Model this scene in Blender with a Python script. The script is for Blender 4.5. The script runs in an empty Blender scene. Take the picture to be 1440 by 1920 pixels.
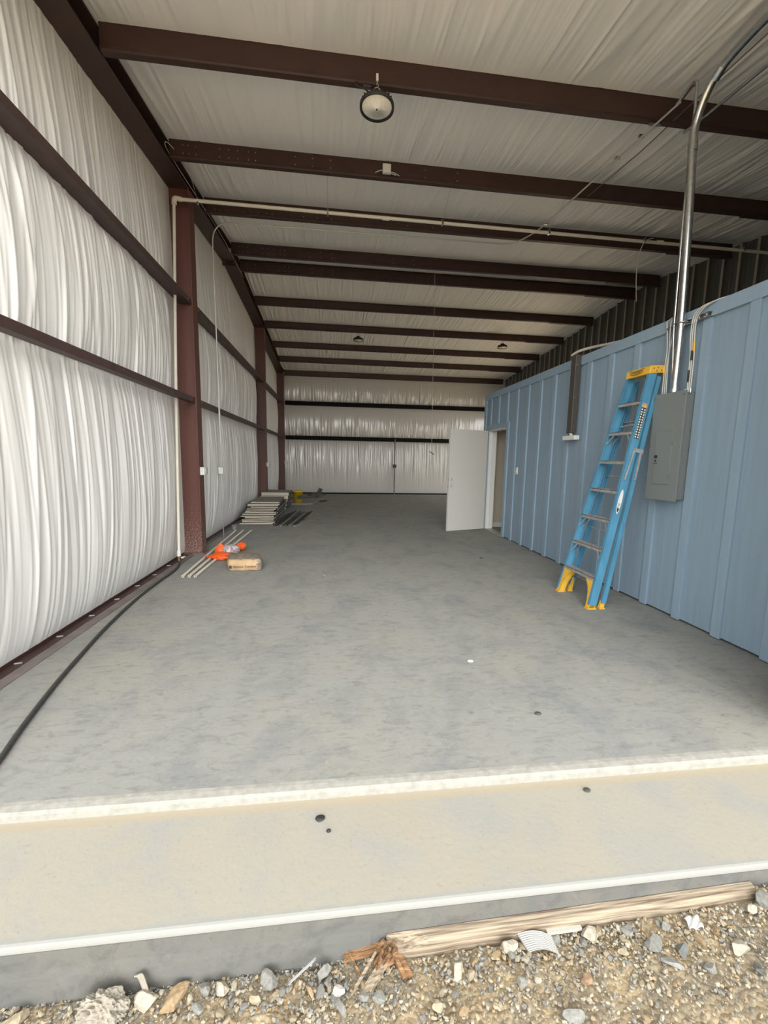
import bpy, bmesh, math, random
import numpy as np
from mathutils import Vector, Matrix, Euler

C = bpy.context.scene.collection
S = bpy.context.scene
R = math.radians

# ---------------------------------------------------------------- camera
H = 1.40
def cam_matrix(pitch, yaw, roll):
    cy, sy = math.cos(yaw), math.sin(yaw); cp, sp = math.cos(pitch), math.sin(pitch); cr, sr = math.cos(roll), math.sin(roll)
    A = Matrix(((1, 0, 0), (0, 0, -1), (0, 1, 0)))
    Ry = Matrix(((cy, 0, sy), (0, 1, 0), (-sy, 0, cy)))
    Rx = Matrix(((1, 0, 0), (0, cp, -sp), (0, sp, cp)))
    Rz = Matrix(((cr, -sr, 0), (sr, cr, 0), (0, 0, 1)))
    M = Rz @ Rx @ Ry @ A
    return Matrix((M[0], -M[1], -M[2])).transposed()
cd = bpy.data.cameras.new('camera'); cam = bpy.data.objects.new('camera', cd); C.objects.link(cam)
cd.sensor_fit = 'VERTICAL'; cd.sensor_height = 36.0; cd.sensor_width = 27.0
cd.lens = 773.2 / 1920 * 36.0
cd.clip_start = 0.02; cd.clip_end = 200
cam.matrix_world = Matrix.Translation((0, 0, H)) @ cam_matrix(R(7.38), R(-6.877), R(1.035)).to_4x4()
S.camera = cam

# ---------------------------------------------------------------- world, light, exposure
w = bpy.data.worlds.new('sky'); S.world = w; w.use_nodes = True
nt = w.node_tree; nt.nodes.clear()
wo_ = nt.nodes.new('ShaderNodeOutputWorld'); bg = nt.nodes.new('ShaderNodeBackground')
tc = nt.nodes.new('ShaderNodeTexCoord'); ramp = nt.nodes.new('ShaderNodeValToRGB')
# thin overcast with a broad bright patch low in the sky the opening faces
dt = nt.nodes.new('ShaderNodeVectorMath'); dt.operation = 'DOT_PRODUCT'
SKY_EL, SKY_AZ = R(22), R(0)
dt.inputs[1].default_value = (math.sin(SKY_AZ) * math.cos(SKY_EL), -math.cos(SKY_AZ) * math.cos(SKY_EL), math.sin(SKY_EL))
nt.links.new(tc.outputs['Generated'], dt.inputs[0]); nt.links.new(dt.outputs['Value'], ramp.inputs[0])
e = ramp.color_ramp.elements
e[0].position = 0.0; e[0].color = (.12, .128, .14, 1)
e[1].position = 1.0; e[1].color = (.96, .97, .97, 1)
for pos, v in ((.35, .20), (.7, .30), (.9, .58)):
    x = e.new(pos); x.color = (v * 1.0, v * 1.0, v * .98, 1)
nt.links.new(ramp.outputs[0], bg.inputs[0]); bg.inputs[1].default_value = 6.5
nt.links.new(bg.outputs[0], wo_.inputs[0])
sd = bpy.data.lights.new('sun', 'SUN'); sun = bpy.data.objects.new('sun', sd); C.objects.link(sun)
sd.energy = 9.5; sd.angle = R(3); sd.color = (1.0, 0.95, 0.88)
sun.rotation_euler = (R(-38), R(-10), 0)          # the sun stands behind the building: the apron is in its shade, the yard is lit
S.view_settings.view_transform = 'Standard'; S.view_settings.look = 'None'
S.view_settings.gamma = 1.0; S.view_settings.use_curve_mapping = False
S.view_settings.exposure = 0.72
try:
    S.cycles.max_bounces = 14; S.cycles.diffuse_bounces = 10; S.cycles.glossy_bounces = 4
    S.cycles.use_denoising = True
except Exception: pass

# ---------------------------------------------------------------- materials
def mat(name, col, rough=0.6, metal=0.0, spec=0.5, noise=None, bump=None, col2=None, nscale=8.0, stretch=(1, 1, 1), emis=None, coat=0):
    """noise: amount of value variation; bump: (scale, strength, distance)"""
    m = bpy.data.materials.new(name); m.use_nodes = True
    n = m.node_tree; b = n.nodes['Principled BSDF']
    b.inputs['Base Color'].default_value = (*col, 1); b.inputs['Roughness'].default_value = rough
    b.inputs['Metallic'].default_value = metal; b.inputs['Specular IOR Level'].default_value = spec
    t = n.nodes.new('ShaderNodeTexCoord'); mp = n.nodes.new('ShaderNodeMapping'); mp.inputs['Scale'].default_value = stretch
    n.links.new(t.outputs['Object'], mp.inputs[0])
    if noise:
        nz = n.nodes.new('ShaderNodeTexNoise'); nz.inputs['Scale'].default_value = nscale; nz.inputs['Detail'].default_value = 6
        n.links.new(mp.outputs[0], nz.inputs[0])
        r = n.nodes.new('ShaderNodeValToRGB'); r.color_ramp.elements[0].position = .3; r.color_ramp.elements[1].position = .7
        c2 = col2 or tuple(c * (1 - noise) for c in col)
        r.color_ramp.elements[0].color = (*c2, 1); r.color_ramp.elements[1].color = (*col, 1)
        n.links.new(nz.outputs[0], r.inputs[0]); n.links.new(r.outputs[0], b.inputs['Base Color'])
    if bump:
        nb = n.nodes.new('ShaderNodeTexNoise'); nb.inputs['Scale'].default_value = bump[0]; nb.inputs['Detail'].default_value = 5
        n.links.new(mp.outputs[0], nb.inputs[0])
        bp = n.nodes.new('ShaderNodeBump'); bp.inputs['Strength'].default_value = bump[1]; bp.inputs['Distance'].default_value = bump[2]
        n.links.new(nb.outputs[0], bp.inputs['Height']); n.links.new(bp.outputs[0], b.inputs['Normal'])
    if emis:
        b.inputs['Emission Color'].default_value = (*emis[0], 1); b.inputs['Emission Strength'].default_value = emis[1]
    if coat: b.inputs['Coat Weight'].default_value = coat
    return m
def nn(n, typ, **k):
    x = n.nodes.new(typ)
    for a, v in k.items(): setattr(x, a, v)
    return x

def concrete(name, ca, cb, cc, smear=True, edge=None):
    """mottled concrete: ca base, cb darker trowel grey, cc tan dust"""
    m = bpy.data.materials.new(name); m.use_nodes = True; n = m.node_tree; b = n.nodes['Principled BSDF']
    b.inputs['Roughness'].default_value = .75; b.inputs['Specular IOR Level'].default_value = .25
    t = nn(n, 'ShaderNodeTexCoord')
    def noise(sc, st=(1, 1, 1), det=6, rough=.6, dist=0):
        mp = nn(n, 'ShaderNodeMapping'); mp.inputs['Scale'].default_value = st; n.links.new(t.outputs['Object'], mp.inputs[0])
        x = nn(n, 'ShaderNodeTexNoise'); x.inputs['Scale'].default_value = sc; x.inputs['Detail'].default_value = det
        x.inputs['Roughness'].default_value = rough; x.inputs['Distortion'].default_value = dist
        n.links.new(mp.outputs[0], x.inputs[0]); return x
    def rmp(x, p0, p1, a=0, c=1):
        r = nn(n, 'ShaderNodeMapRange'); r.inputs[1].default_value = p0; r.inputs[2].default_value = p1
        r.inputs[3].default_value = a; r.inputs[4].default_value = c; n.links.new(x.outputs[0], r.inputs[0]); return r
    def mix(f, a, c):
        x = nn(n, 'ShaderNodeMix', data_type='RGBA')
        n.links.new(f.outputs[0], x.inputs[0])
        for i, v in ((6, a), (7, c)):
            if isinstance(v, tuple): x.inputs[i].default_value = (*v, 1)
            else: n.links.new(v, x.inputs[i])
        return x.outputs[2]
    c = mix(rmp(noise(.9, det=4), .35, .65), ca, cc)
    c = mix(rmp(noise(2.6, (1, .8, 1), 8, .65, .6), .46, .70, 0, .85), c, cb)
    if smear:
        c = mix(rmp(noise(9, (1, 2.6, 1), 8, .7, 1.0), .50, .76, 0, .7), c, tuple(v * .62 for v in cb))
        c = mix(rmp(noise(14, (1, 2.2, 1), 6, .6, .5), .56, .75, 0, .5), c, tuple(min(1, v * 1.25) for v in ca))
    c = mix(rmp(noise(60, det=3), .60, .75, 0, .25), c, tuple(v * .5 for v in cb))
    if edge:
        for (axis, e0, e1, ec) in edge:      # worn, lime-whitened arris
            sp = nn(n, 'ShaderNodeSeparateXYZ'); n.links.new(t.outputs['Object'], sp.inputs[0])
            ad = nn(n, 'ShaderNodeMath', operation='MULTIPLY_ADD'); nz = noise(22, det=6)
            n.links.new(nz.outputs[0], ad.inputs[0]); ad.inputs[1].default_value = abs(e1 - e0) * 1.6 * (1 if e1 > e0 else -1)
            n.links.new(sp.outputs[axis], ad.inputs[2])
            c = mix(rmp(ad, e0 + (e1 - e0) * 1.3, e1 + (e1 - e0) * .8, 1, 0), c, ec)
    n.links.new(c, b.inputs['Base Color'])
    nb = noise(45, det=8); bp = nn(n, 'ShaderNodeBump'); bp.inputs['Strength'].default_value = .35; bp.inputs['Distance'].default_value = .004
    n.links.new(nb.outputs[0], bp.inputs['Height']); n.links.new(bp.outputs[0], b.inputs['Normal'])
    return m

M = {}
M['floor'] = concrete('trowelled_concrete', (.255, .254, .238), (.185, .193, .195), (.275, .264, .23))
M['apron'] = concrete('apron_concrete', (.33, .31, .26), (.285, .285, .27), (.33, .30, .24), smear=False, edge=[(1, 1.150, 1.180, (.29, .288, .265)), (1, 1.575, 1.55, (.34, .298, .225))])
M['nose'] = mat('limey_concrete', (.34, .33, .29), .8, noise=.25, nscale=30, bump=(60, .4, .004))
M['side'] = mat('formed_concrete', (.16, .16, .148), .8, noise=.3, nscale=9, bump=(40, .5, .004), stretch=(1, 1, 3), col2=(.12, .125, .125))
M['insul'] = mat('white_vinyl_facing', (.78, .775, .76), .36, spec=.55, bump=(30, .12, .006), stretch=(1, 1, .15))
M['insulc'] = mat('white_vinyl_ceiling_facing', (.84, .82, .78), .5, spec=.4, bump=(24, .1, .006), stretch=(1, .15, 1))
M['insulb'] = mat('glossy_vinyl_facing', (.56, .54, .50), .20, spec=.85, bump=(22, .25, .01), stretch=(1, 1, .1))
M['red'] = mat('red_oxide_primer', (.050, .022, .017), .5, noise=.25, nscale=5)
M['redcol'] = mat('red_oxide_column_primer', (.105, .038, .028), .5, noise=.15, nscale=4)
M['girt'] = mat('brown_primer', (.075, .043, .038), .55, noise=.3, nscale=6)
M['blk'] = mat('shade_dark_steel', (.010, .009, .009), .8, spec=.1)  # near-black: shade on the back wall girts put into the colour
M['blue'] = mat('blue_siding_paint', (.235, .325, .41), .55, noise=.10, nscale=5, bump=(30, .22, .002), stretch=(6, 6, .3))
M['bluetrim'] = mat('blue_batten_paint', (.25, .345, .435), .5, noise=.08, nscale=6, bump=(20, .15, .003), stretch=(5, 5, .5))
M['dark_panel'] = mat('dark_metal_panel', (.095, .095, .086), .42, metal=.2)
M['galv'] = mat('galvanised_steel', (.62, .63, .63), .28, metal=1.0, noise=.25, nscale=40)
M['alu'] = mat('scuffed_aluminium', (.50, .49, .47), .5, metal=.45, noise=.4, nscale=25)
M['pvc'] = mat('cream_pvc', (.68, .64, .54), .45, noise=.08, nscale=6)
M['white'] = mat('white_plastic', (.66, .66, .63), .4)
M['door'] = mat('white_primed_door', (.58, .565, .52), .5, bump=(80, .1, .001))
M['beige'] = mat('beige_drywall', (.50, .44, .36), .85, bump=(60, .15, .002))
M['panelgrey'] = mat('grey_enamel', (.17, .19, .187), .45)
M['ladder'] = mat('blue_fibreglass', (.085, .275, .43), .42, noise=.25, nscale=14, stretch=(1, 1, .3))
M['yellow'] = mat('yellow_plastic', (.74, .43, .05), .45, noise=.12, nscale=12)
M['bucket'] = mat('yellow_bucket', (.55, .36, .01), .4)
M['black'] = mat('black_rubber', (.02, .02, .02), .6)
M['hose'] = mat('dusty_black_hose', (.045, .047, .045), .6, noise=.5, nscale=40)
M['brown'] = mat('bronze_line_cover', (.060, .053, .045), .5)
M['kraft'] = mat('kraft_paper', (.50, .34, .19), .8, noise=.25, nscale=9, bump=(30, .4, .004))
M['kraftd'] = mat('stained_kraft_paper', (.33, .26, .18), .85, noise=.5, nscale=14, bump=(24, .6, .008), col2=(.13, .115, .10))
M['ink'] = mat('black_ink', (.03, .028, .028), .6)
M['orange'] = mat('orange_plastic', (.75, .10, .012), .35)
M['cream'] = mat('cream_board_edge', (.56, .50, .40), .6, noise=.12, nscale=8)
M['greyboard'] = mat('dusty_board_face', (.27, .25, .21), .8, noise=.25, nscale=8)
M['strip'] = mat('dark_grey_strip', (.075, .072, .066), .6, noise=.4, nscale=10)
M['pine'] = None
M['plate'] = mat('dusty_mauve_plate', (.20, .165, .155), .8, noise=.35, nscale=7, bump=(30, .3, .003))
M['dirt'] = None
M['glass'] = mat('frosted_lens', (.86, .82, .72), .25, spec=.6, noise=.15, nscale=26)
M['redwire'] = mat('brown_cable', (.16, .09, .07), .6)
M['emt'] = mat('dull_emt_steel', (.55, .55, .53), .38, metal=.45)
M['wire'] = mat('grey_cable', (.5, .5, .47), .4)

def pine():
    m = bpy.data.materials.new('weathered_pine'); m.use_nodes = True; n = m.node_tree; b = n.nodes['Principled BSDF']
    b.inputs['Roughness'].default_value = .8; b.inputs['Specular IOR Level'].default_value = .2
    t = nn(n, 'ShaderNodeTexCoord'); mp = nn(n, 'ShaderNodeMapping'); mp.inputs['Scale'].default_value = (.45, 26, 26)
    n.links.new(t.outputs['Object'], mp.inputs[0])
    x = nn(n, 'ShaderNodeTexNoise'); x.inputs['Scale'].default_value = 6; x.inputs['Detail'].default_value = 6; n.links.new(mp.outputs[0], x.inputs[0])
    r = nn(n, 'ShaderNodeValToRGB'); e = r.color_ramp.elements
    e[0].position = .35; e[0].color = (.15, .11, .075, 1); e[1].position = .60; e[1].color = (.36, .30, .22, 1)
    n.links.new(x.outputs[0], r.inputs[0]); n.links.new(r.outputs[0], b.inputs['Base Color'])
    bp = nn(n, 'ShaderNodeBump'); bp.inputs['Strength'].default_value = .6; bp.inputs['Distance'].default_value = .004
    n.links.new(x.outputs[0], bp.inputs['Height']); n.links.new(bp.outputs[0], b.inputs['Normal']); return m
M['pine'] = pine()
M['rot'] = mat('rotten_wood', (.36, .20, .09), .9, noise=.6, nscale=30, stretch=(.3, 3, 3), col2=(.10, .05, .025), bump=(40, .8, .01))
def dirt():
    m = bpy.data.materials.new('tan_gravelly_dirt'); m.use_nodes = True; n = m.node_tree; b = n.nodes['Principled BSDF']
    b.inputs['Roughness'].default_value = .95; b.inputs['Specular IOR Level'].default_value = .1
    t = nn(n, 'ShaderNodeTexCoord')
    v = nn(n, 'ShaderNodeTexVoronoi'); v.inputs['Scale'].default_value = 70; n.links.new(t.outputs['Object'], v.inputs[0])
    x = nn(n, 'ShaderNodeTexNoise'); x.inputs['Scale'].default_value = 7; x.inputs['Detail'].default_value = 8; n.links.new(t.outputs['Object'], x.inputs[0])
    r = nn(n, 'ShaderNodeValToRGB'); e = r.color_ramp.elements
    e[0].position = .35; e[0].color = (.25, .215, .16, 1); e[1].position = .62; e[1].color = (.42, .335, .215, 1)
    n.links.new(x.outputs[0], r.inputs[0])
    mx = nn(n, 'ShaderNodeMix', data_type='RGBA'); mx.blend_type = 'MULTIPLY'; mx.inputs[0].default_value = .45
    r2 = nn(n, 'ShaderNodeValToRGB'); r2.color_ramp.elements[0].color = (.75, .72, .7, 1); r2.color_ramp.elements[1].color = (1.25, 1.2, 1.1, 1)
    sp = nn(n, 'ShaderNodeSeparateColor'); n.links.new(v.outputs['Color'], sp.inputs[0]); n.links.new(sp.outputs[0], r2.inputs[0])
    n.links.new(r.outputs[0], mx.inputs[6]); n.links.new(r2.outputs[0], mx.inputs[7]); n.links.new(mx.outputs[2], b.inputs['Base Color'])
    bp = nn(n, 'ShaderNodeBump'); bp.inputs['Strength'].default_value = .9; bp.inputs['Distance'].default_value = .008; bp.invert = True
    n.links.new(v.outputs['Distance'], bp.inputs['Height']); n.links.new(bp.outputs[0], b.inputs['Normal']); return m
M['dirt'] = dirt()
def stonem():
    m = bpy.data.materials.new('mixed_gravel'); m.use_nodes = True; n = m.node_tree; b = n.nodes['Principled BSDF']
    b.inputs['Roughness'].default_value = .9; b.inputs['Specular IOR Level'].default_value = .15
    a = nn(n, 'ShaderNodeAttribute', attribute_name='col'); t = nn(n, 'ShaderNodeTexCoord')
    x = nn(n, 'ShaderNodeTexNoise'); x.inputs['Scale'].default_value = 90; x.inputs['Detail'].default_value = 5; n.links.new(t.outputs['Object'], x.inputs[0])
    mx = nn(n, 'ShaderNodeMix', data_type='RGBA'); mx.blend_type = 'MULTIPLY'; mx.inputs[0].default_value = .7
    r2 = nn(n, 'ShaderNodeValToRGB'); r2.color_ramp.elements[0].position = .35; r2.color_ramp.elements[1].position = .65
    r2.color_ramp.elements[0].color = (.7, .68, .65, 1); r2.color_ramp.elements[1].color = (1.15, 1.15, 1.12, 1)
    n.links.new(x.outputs[0], r2.inputs[0]); n.links.new(a.outputs['Color'], mx.inputs[6]); n.links.new(r2.outputs[0], mx.inputs[7])
    n.links.new(mx.outputs[2], b.inputs['Base Color'])
    bp = nn(n, 'ShaderNodeBump'); bp.inputs['Strength'].default_value = .5; bp.inputs['Distance'].default_value = .003
    n.links.new(x.outputs[0], bp.inputs['Height']); n.links.new(bp.outputs[0], b.inputs['Normal']); return m
M['gravel'] = stonem()
def rustcol():
    m = bpy.data.materials.new('rust_scraped_red_primer'); m.use_nodes = True; n = m.node_tree; b = n.nodes['Principled BSDF']
    b.inputs['Roughness'].default_value = .6
    t = nn(n, 'ShaderNodeTexCoord'); sp = nn(n, 'ShaderNodeSeparateXYZ'); n.links.new(t.outputs['Object'], sp.inputs[0])
    x = nn(n, 'ShaderNodeTexNoise'); x.inputs['Scale'].default_value = 62; x.inputs['Detail'].default_value = 10; n.links.new(t.outputs['Object'], x.inputs[0])
    # speckle where the primer is knocked off, thinning out upwards
    h = nn(n, 'ShaderNodeMapRange'); h.inputs[1].default_value = 0; h.inputs[2].default_value = .95; h.inputs[3].default_value = .12; h.inputs[4].default_value = -.1
    n.links.new(sp.outputs[2], h.inputs[0])
    ad = nn(n, 'ShaderNodeMath', operation='ADD'); n.links.new(x.outputs[0], ad.inputs[0]); n.links.new(h.outputs[0], ad.inputs[1])
    r = nn(n, 'ShaderNodeMapRange'); r.inputs[1].default_value = .56; r.inputs[2].default_value = .68; n.links.new(ad.outputs[0], r.inputs[0])
    mx = nn(n, 'ShaderNodeMix', data_type='RGBA'); n.links.new(r.outputs[0], mx.inputs[0])
    mx.inputs[6].default_value = (.105, .038, .028, 1); mx.inputs[7].default_value = (.24, .17, .145, 1)
    n.links.new(mx.outputs[2], b.inputs['Base Color']); return m
M['rust'] = rustcol()

# ---------------------------------------------------------------- builders
WO = {}
class MB:
    def __init__(s): s.v = []; s.f = []; s.mi = []; s.sm = []
    def add(s, vs, fs, mi=0, smooth=False):
        o = len(s.v); s.v += [tuple(v) for v in vs]
        for f in fs: s.f.append(tuple(i + o for i in f)); s.mi.append(mi); s.sm.append(smooth)
        return s
    def box(s, x0, x1, y0, y1, z0, z1, mi=0):
        vs = [(x, y, z) for z in (z0, z1) for y in (y0, y1) for x in (x0, x1)]
        return s.add(vs, [(0, 2, 3, 1), (4, 5, 7, 6), (0, 1, 5, 4), (2, 6, 7, 3), (0, 4, 6, 2), (1, 3, 7, 5)], mi)
    def hexa(s, bot, top, mi=0):
        """two quads of 4 points each, same winding"""
        return s.add(list(bot) + list(top), [(3, 2, 1, 0), (4, 5, 6, 7), (0, 1, 5, 4), (1, 2, 6, 5), (2, 3, 7, 6), (3, 0, 4, 7)], mi)
    def bar(s, a, b, wd, hd, up=(0, 0, 1), mi=0):
        a = Vector(a); b = Vector(b); d = (b - a).normalized(); u = Vector(up)
        sx = d.cross(u)
        if sx.length < 1e-4: sx = d.cross(Vector((0, 1, 0)))
        sx.normalize(); uu = sx.cross(d).normalized()
        q = [(-1, -1), (1, -1), (1, 1), (-1, 1)]
        return s.hexa([a + sx * (i * wd / 2) + uu * (j * hd / 2) for i, j in q], [b + sx * (i * wd / 2) + uu * (j * hd / 2) for i, j in q], mi)
    def tube(s, pts, r, n=10, cap=True, mi=0, hollow=0):
        pts = [Vector(p) for p in pts]; vs = []; fs = []; prev = None
        rr = r if isinstance(r, (list, tuple)) else [r] * len(pts)
        for i, p in enumerate(pts):
            t = (pts[min(i + 1, len(pts) - 1)] - pts[max(i - 1, 0)]).normalized()
            if prev is None:
                a = Vector((0, 0, 1)) if abs(t.z) < .9 else Vector((1, 0, 0)); nrm = t.cross(a).normalized()
            else: nrm = (prev - t * prev.dot(t)).normalized()
            prev = nrm; bn = t.cross(nrm)
            for k in range(n):
                an = 2 * math.pi * k / n; vs.append(p + (nrm * math.cos(an) + bn * math.sin(an)) * rr[i])
        for i in range(len(pts) - 1):
            for k in range(n):
                a = i * n + k; b2 = i * n + (k + 1) % n; fs.append((a, b2, b2 + n, a + n))
        s.add(vs, fs, mi, True)
        if cap and not hollow:
            s.add([vs[k] for k in range(n)], [tuple(reversed(range(n)))], mi); m_ = (len(pts) - 1) * n
            s.add([vs[m_ + k] for k in range(n)], [tuple(range(n))], mi)
        if hollow:
            for (i0, dirn) in ((0, 1), ((len(pts) - 1) * n, -1)):
                c = pts[0] if i0 == 0 else pts[-1]
                t = (pts[1] - pts[0]).normalized() if i0 == 0 else (pts[-2] - pts[-1]).normalized()
                o = [vs[i0 + k] for k in range(n)]; inn = [c + (v - c) * hollow for v in o]; deep = [v + t * r * 4 for v in inn]
                s.add(o + inn + deep, [(k, (k + 1) % n, n + (k + 1) % n, n + k) for k in range(n)] + [(n + k, n + (k + 1) % n, 2 * n + (k + 1) % n, 2 * n + k) for k in range(n)] + [tuple(2 * n + k for k in range(n))], mi)
        return s
    def lathe(s, prof, c=(0, 0, 0), n=28, mi=0, close=True):
        vs = []; fs = []
        for (r, z) in prof:
            for k in range(n):
                a = 2 * math.pi * k / n; vs.append((c[0] + r * math.cos(a), c[1] + r * math.sin(a), c[2] + z))
        for i in range(len(prof) - 1):
            for k in range(n):
                a = i * n + k; b2 = i * n + (k + 1) % n; fs.append((a, b2, b2 + n, a + n))
        s.add(vs, fs, mi, True)
        if close:
            for i in (0, len(prof) - 1):
                if prof[i][0] > 1e-5: s.add([vs[i * n + k] for k in range(n)], [tuple(range(n))], mi)
        return s
    def prism(s, poly, axis, a, b, mi=0):
        """poly: 2-D points; axis: extruded axis 0/1/2; the other two axes take the poly in order"""
        def P(u, v, wv):
            q = [0, 0, 0]; o = [i for i in range(3) if i != axis]; q[o[0]] = u; q[o[1]] = v; q[axis] = wv; return tuple(q)
        n = len(poly); vs = [P(u, v, a) for u, v in poly] + [P(u, v, b) for u, v in poly]
        return s.add(vs, [tuple(range(n)), tuple(reversed(range(n, 2 * n)))] + [(i, (i + 1) % n, n + (i + 1) % n, n + i) for i in range(n)], mi)
    def build(s, name, mats, parent=None, bevel=0, origin=None):
        if not isinstance(mats, (list, tuple)): mats = [mats]
        o3 = Vector(origin) if origin is not None else (WO.get(parent.name, Vector((0, 0, 0))) if parent else Vector((0, 0, 0)))
        me = bpy.data.meshes.new(name); me.from_pydata([tuple(Vector(v) - o3) for v in s.v], [], s.f)
        for m_ in mats: me.materials.append(M[m_] if isinstance(m_, str) else m_)
        me.polygons.foreach_set('material_index', s.mi); me.polygons.foreach_set('use_smooth', s.sm)
        bm = bmesh.new(); bm.from_mesh(me); bmesh.ops.recalc_face_normals(bm, faces=bm.faces); bm.to_mesh(me); bm.free()
        me.update(); o = bpy.data.objects.new(name, me); C.objects.link(o)
        if parent: o.parent = parent
        else: o.location = o3
        if parent and origin is not None: o.location = o3 - WO.get(parent.name, Vector((0, 0, 0)))
        WO[o.name] = o3
        if bevel:
            bv = o.modifiers.new('bevel', 'BEVEL'); bv.width = bevel; bv.segments = 2; bv.limit_method = 'ANGLE'; bv.angle_limit = R(40)
        return o
def tag(o, label=None, cat=None, group=None, kind=None):
    if label: o['label'] = label
    if cat: o['category'] = cat
    if group: o['group'] = group
    if kind: o['kind'] = kind
    return o
def thing(name, loc, label, cat, group=None, kind=None):
    o = bpy.data.objects.new(name, None); C.objects.link(o); o.location = loc; o.empty_display_size = .1
    WO[o.name] = Vector(loc); return tag(o, label, cat, group, kind)
def dup(root, loc, label=None, group=None):
    r = root.copy(); C.objects.link(r); r.location = loc; WO[r.name] = Vector(loc)
    if label: r['label'] = label
    if group: r['group'] = group
    for ch in list(root.children):
        c = ch.copy(); C.objects.link(c); c.parent = r
        for g in ch.children:
            d = g.copy(); C.objects.link(d); d.parent = c
    return r
def text_mb(txt, size, fn, mi=0):
    """lettering as real geometry; fn maps (u, v) of the text plane to a world point"""
    cu = bpy.data.curves.new('lettering', 'FONT'); cu.body = txt; cu.size = size; cu.align_x = 'CENTER'; cu.align_y = 'CENTER'
    ob = bpy.data.objects.new('lettering', cu); C.objects.link(ob); bpy.context.view_layer.update()
    me = bpy.data.meshes.new_from_object(ob.evaluated_get(bpy.context.evaluated_depsgraph_get()))
    mb = MB(); mb.add([fn(v.co.x, v.co.y) for v in me.vertices], [tuple(p.vertices) for p in me.polygons], mi)
    bpy.data.objects.remove(ob); bpy.data.curves.remove(cu); bpy.data.meshes.remove(me); return mb
def fillet(pts, rad, n=6):
    """round the corners of a polyline"""
    P = [Vector(p) for p in pts]; out = [P[0]]
    for i in range(1, len(P) - 1):
        a, b, c = P[i - 1], P[i], P[i + 1]; r = min(rad, (a - b).length * .45, (c - b).length * .45)
        s = b + (a - b).normalized() * r; e = b + (c - b).normalized() * r
        for k in range(n + 1):
            t = k / n; out.append(s * (1 - t) ** 2 + b * 2 * t * (1 - t) + e * t * t)
    out.append(P[-1]); return out

YF, YB = 1.64, 16.38          # front and back walls
XL, XR = -2.13, 6.72          # left and right walls
XB = 3.08                     # face of the blue partition
YE = 8.37                     # far end of the blue room
def zc(y): return 4.79 + .1 * (min(y, 8.68) - 3.98) - (.089 * (y - 8.68) if y > 8.68 else 0)     # underside of the roof insulation
zcv = lambda y: 4.79 + .1 * (np.minimum(y, 8.68) - 3.98) - .089 * np.maximum(y - 8.68, 0)

# ---------------------------------------------------------------- setting: slabs and ground
f = MB().box(XL - .2, XR + .1, YF, YB + .2, -.25, 0); f = f.build('floor', 'floor'); tag(f, kind='structure')
ms = MB()
pr = [(1.60, -.045), (1.60, -.012), (1.612, -.003), (1.64, 0.0005), (1.66, 0.0005), (1.66, -.045)]
ms.prism(pr, 0, XL - .2, XR); tag(ms.build('trim_1', 'nose'), kind='structure')
ap = MB().prism([(1.605, -.04), (1.162, -.040), (1.155, -.042), (1.1515, -.047), (1.15, -.055), (1.15, -.30), (1.605, -.30)], 0, -4.5, 7.0)
a_ = ap.build('apron', ['apron']); tag(a_, kind='structure')
sdm = MB().box(-4.5, 7.0, 1.147, 1.15, -.30, -.062)
sdm.prism([(1.147, -.120), (1.1445, -.150), (1.141, -.30), (1.147, -.30)], 0, -4.5, .12)     # older pour standing proud below a form line
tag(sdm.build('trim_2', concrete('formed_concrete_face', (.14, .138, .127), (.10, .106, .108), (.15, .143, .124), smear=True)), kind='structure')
GX = [-40, -1.2, 0, .2, .8, 1.6, 40]; GZ = [-.24, -.24, -.22, -.19, -.155, -.115, -.10]
def gz(x): return float(np.interp(x, GX, GZ))
rng = random.Random(5); nr = np.random.RandomState(3)
gm = MB(); nx, ny = 260, 60
xs = np.linspace(-1.6, 2.3, nx); ys = np.linspace(.45, 1.16, ny)
lat = nr.rand(60, 20)
def vnoise(x, y, sc, seed=0):
    r = np.random.RandomState(seed); L = r.rand(64, 64); u = (x * sc) % 63; v = (y * sc) % 63
    i = np.floor(u).astype(int); j = np.floor(v).astype(int); fu = u - i; fv = v - j; fu = fu * fu * (3 - 2 * fu); fv = fv * fv * (3 - 2 * fv)
    i2 = (i + 1) % 64; j2 = (j + 1) % 64
    return (L[i, j] * (1 - fu) + L[i2, j] * fu) * (1 - fv) + (L[i, j2] * (1 - fu) + L[i2, j2] * fu) * fv
XX, YY = np.meshgrid(xs, ys, indexing='ij')
ZZ = np.interp(XX, GX, GZ) + .018 * (vnoise(XX + 9, YY + 9, 9, 1) - .5) + .010 * (vnoise(XX + 9, YY + 9, 30, 2) - .5) + .007 * (vnoise(XX + 9, YY + 9, 80, 4) - .5) - .012
gm.add(np.stack([XX, YY, ZZ], -1).reshape(-1, 3).tolist(), [(i * ny + j, (i + 1) * ny + j, (i + 1) * ny + j + 1, i * ny + j + 1) for i in range(nx - 1) for j in range(ny - 1)], 0, True)
# the yard beyond the close patch
gm.hexa([(-40, -40, -.6), (40, -40, -.6), (40, .46, -.6), (-40, .46, -.6)], [(-40, -40, -.24), (40, -40, -.2), (40, .46, -.14), (-40, .46, -.24)])
gm.box(XR + .2, 40, 1.15, 40, -.6, -.12); gm.box(-40, -1.58, .45, 1.15, -.6, -.24); gm.box(2.28, 40, .45, 1.15, -.6, -.12)
tag(gm.build('ground', 'dirt'), kind='structure')

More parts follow.
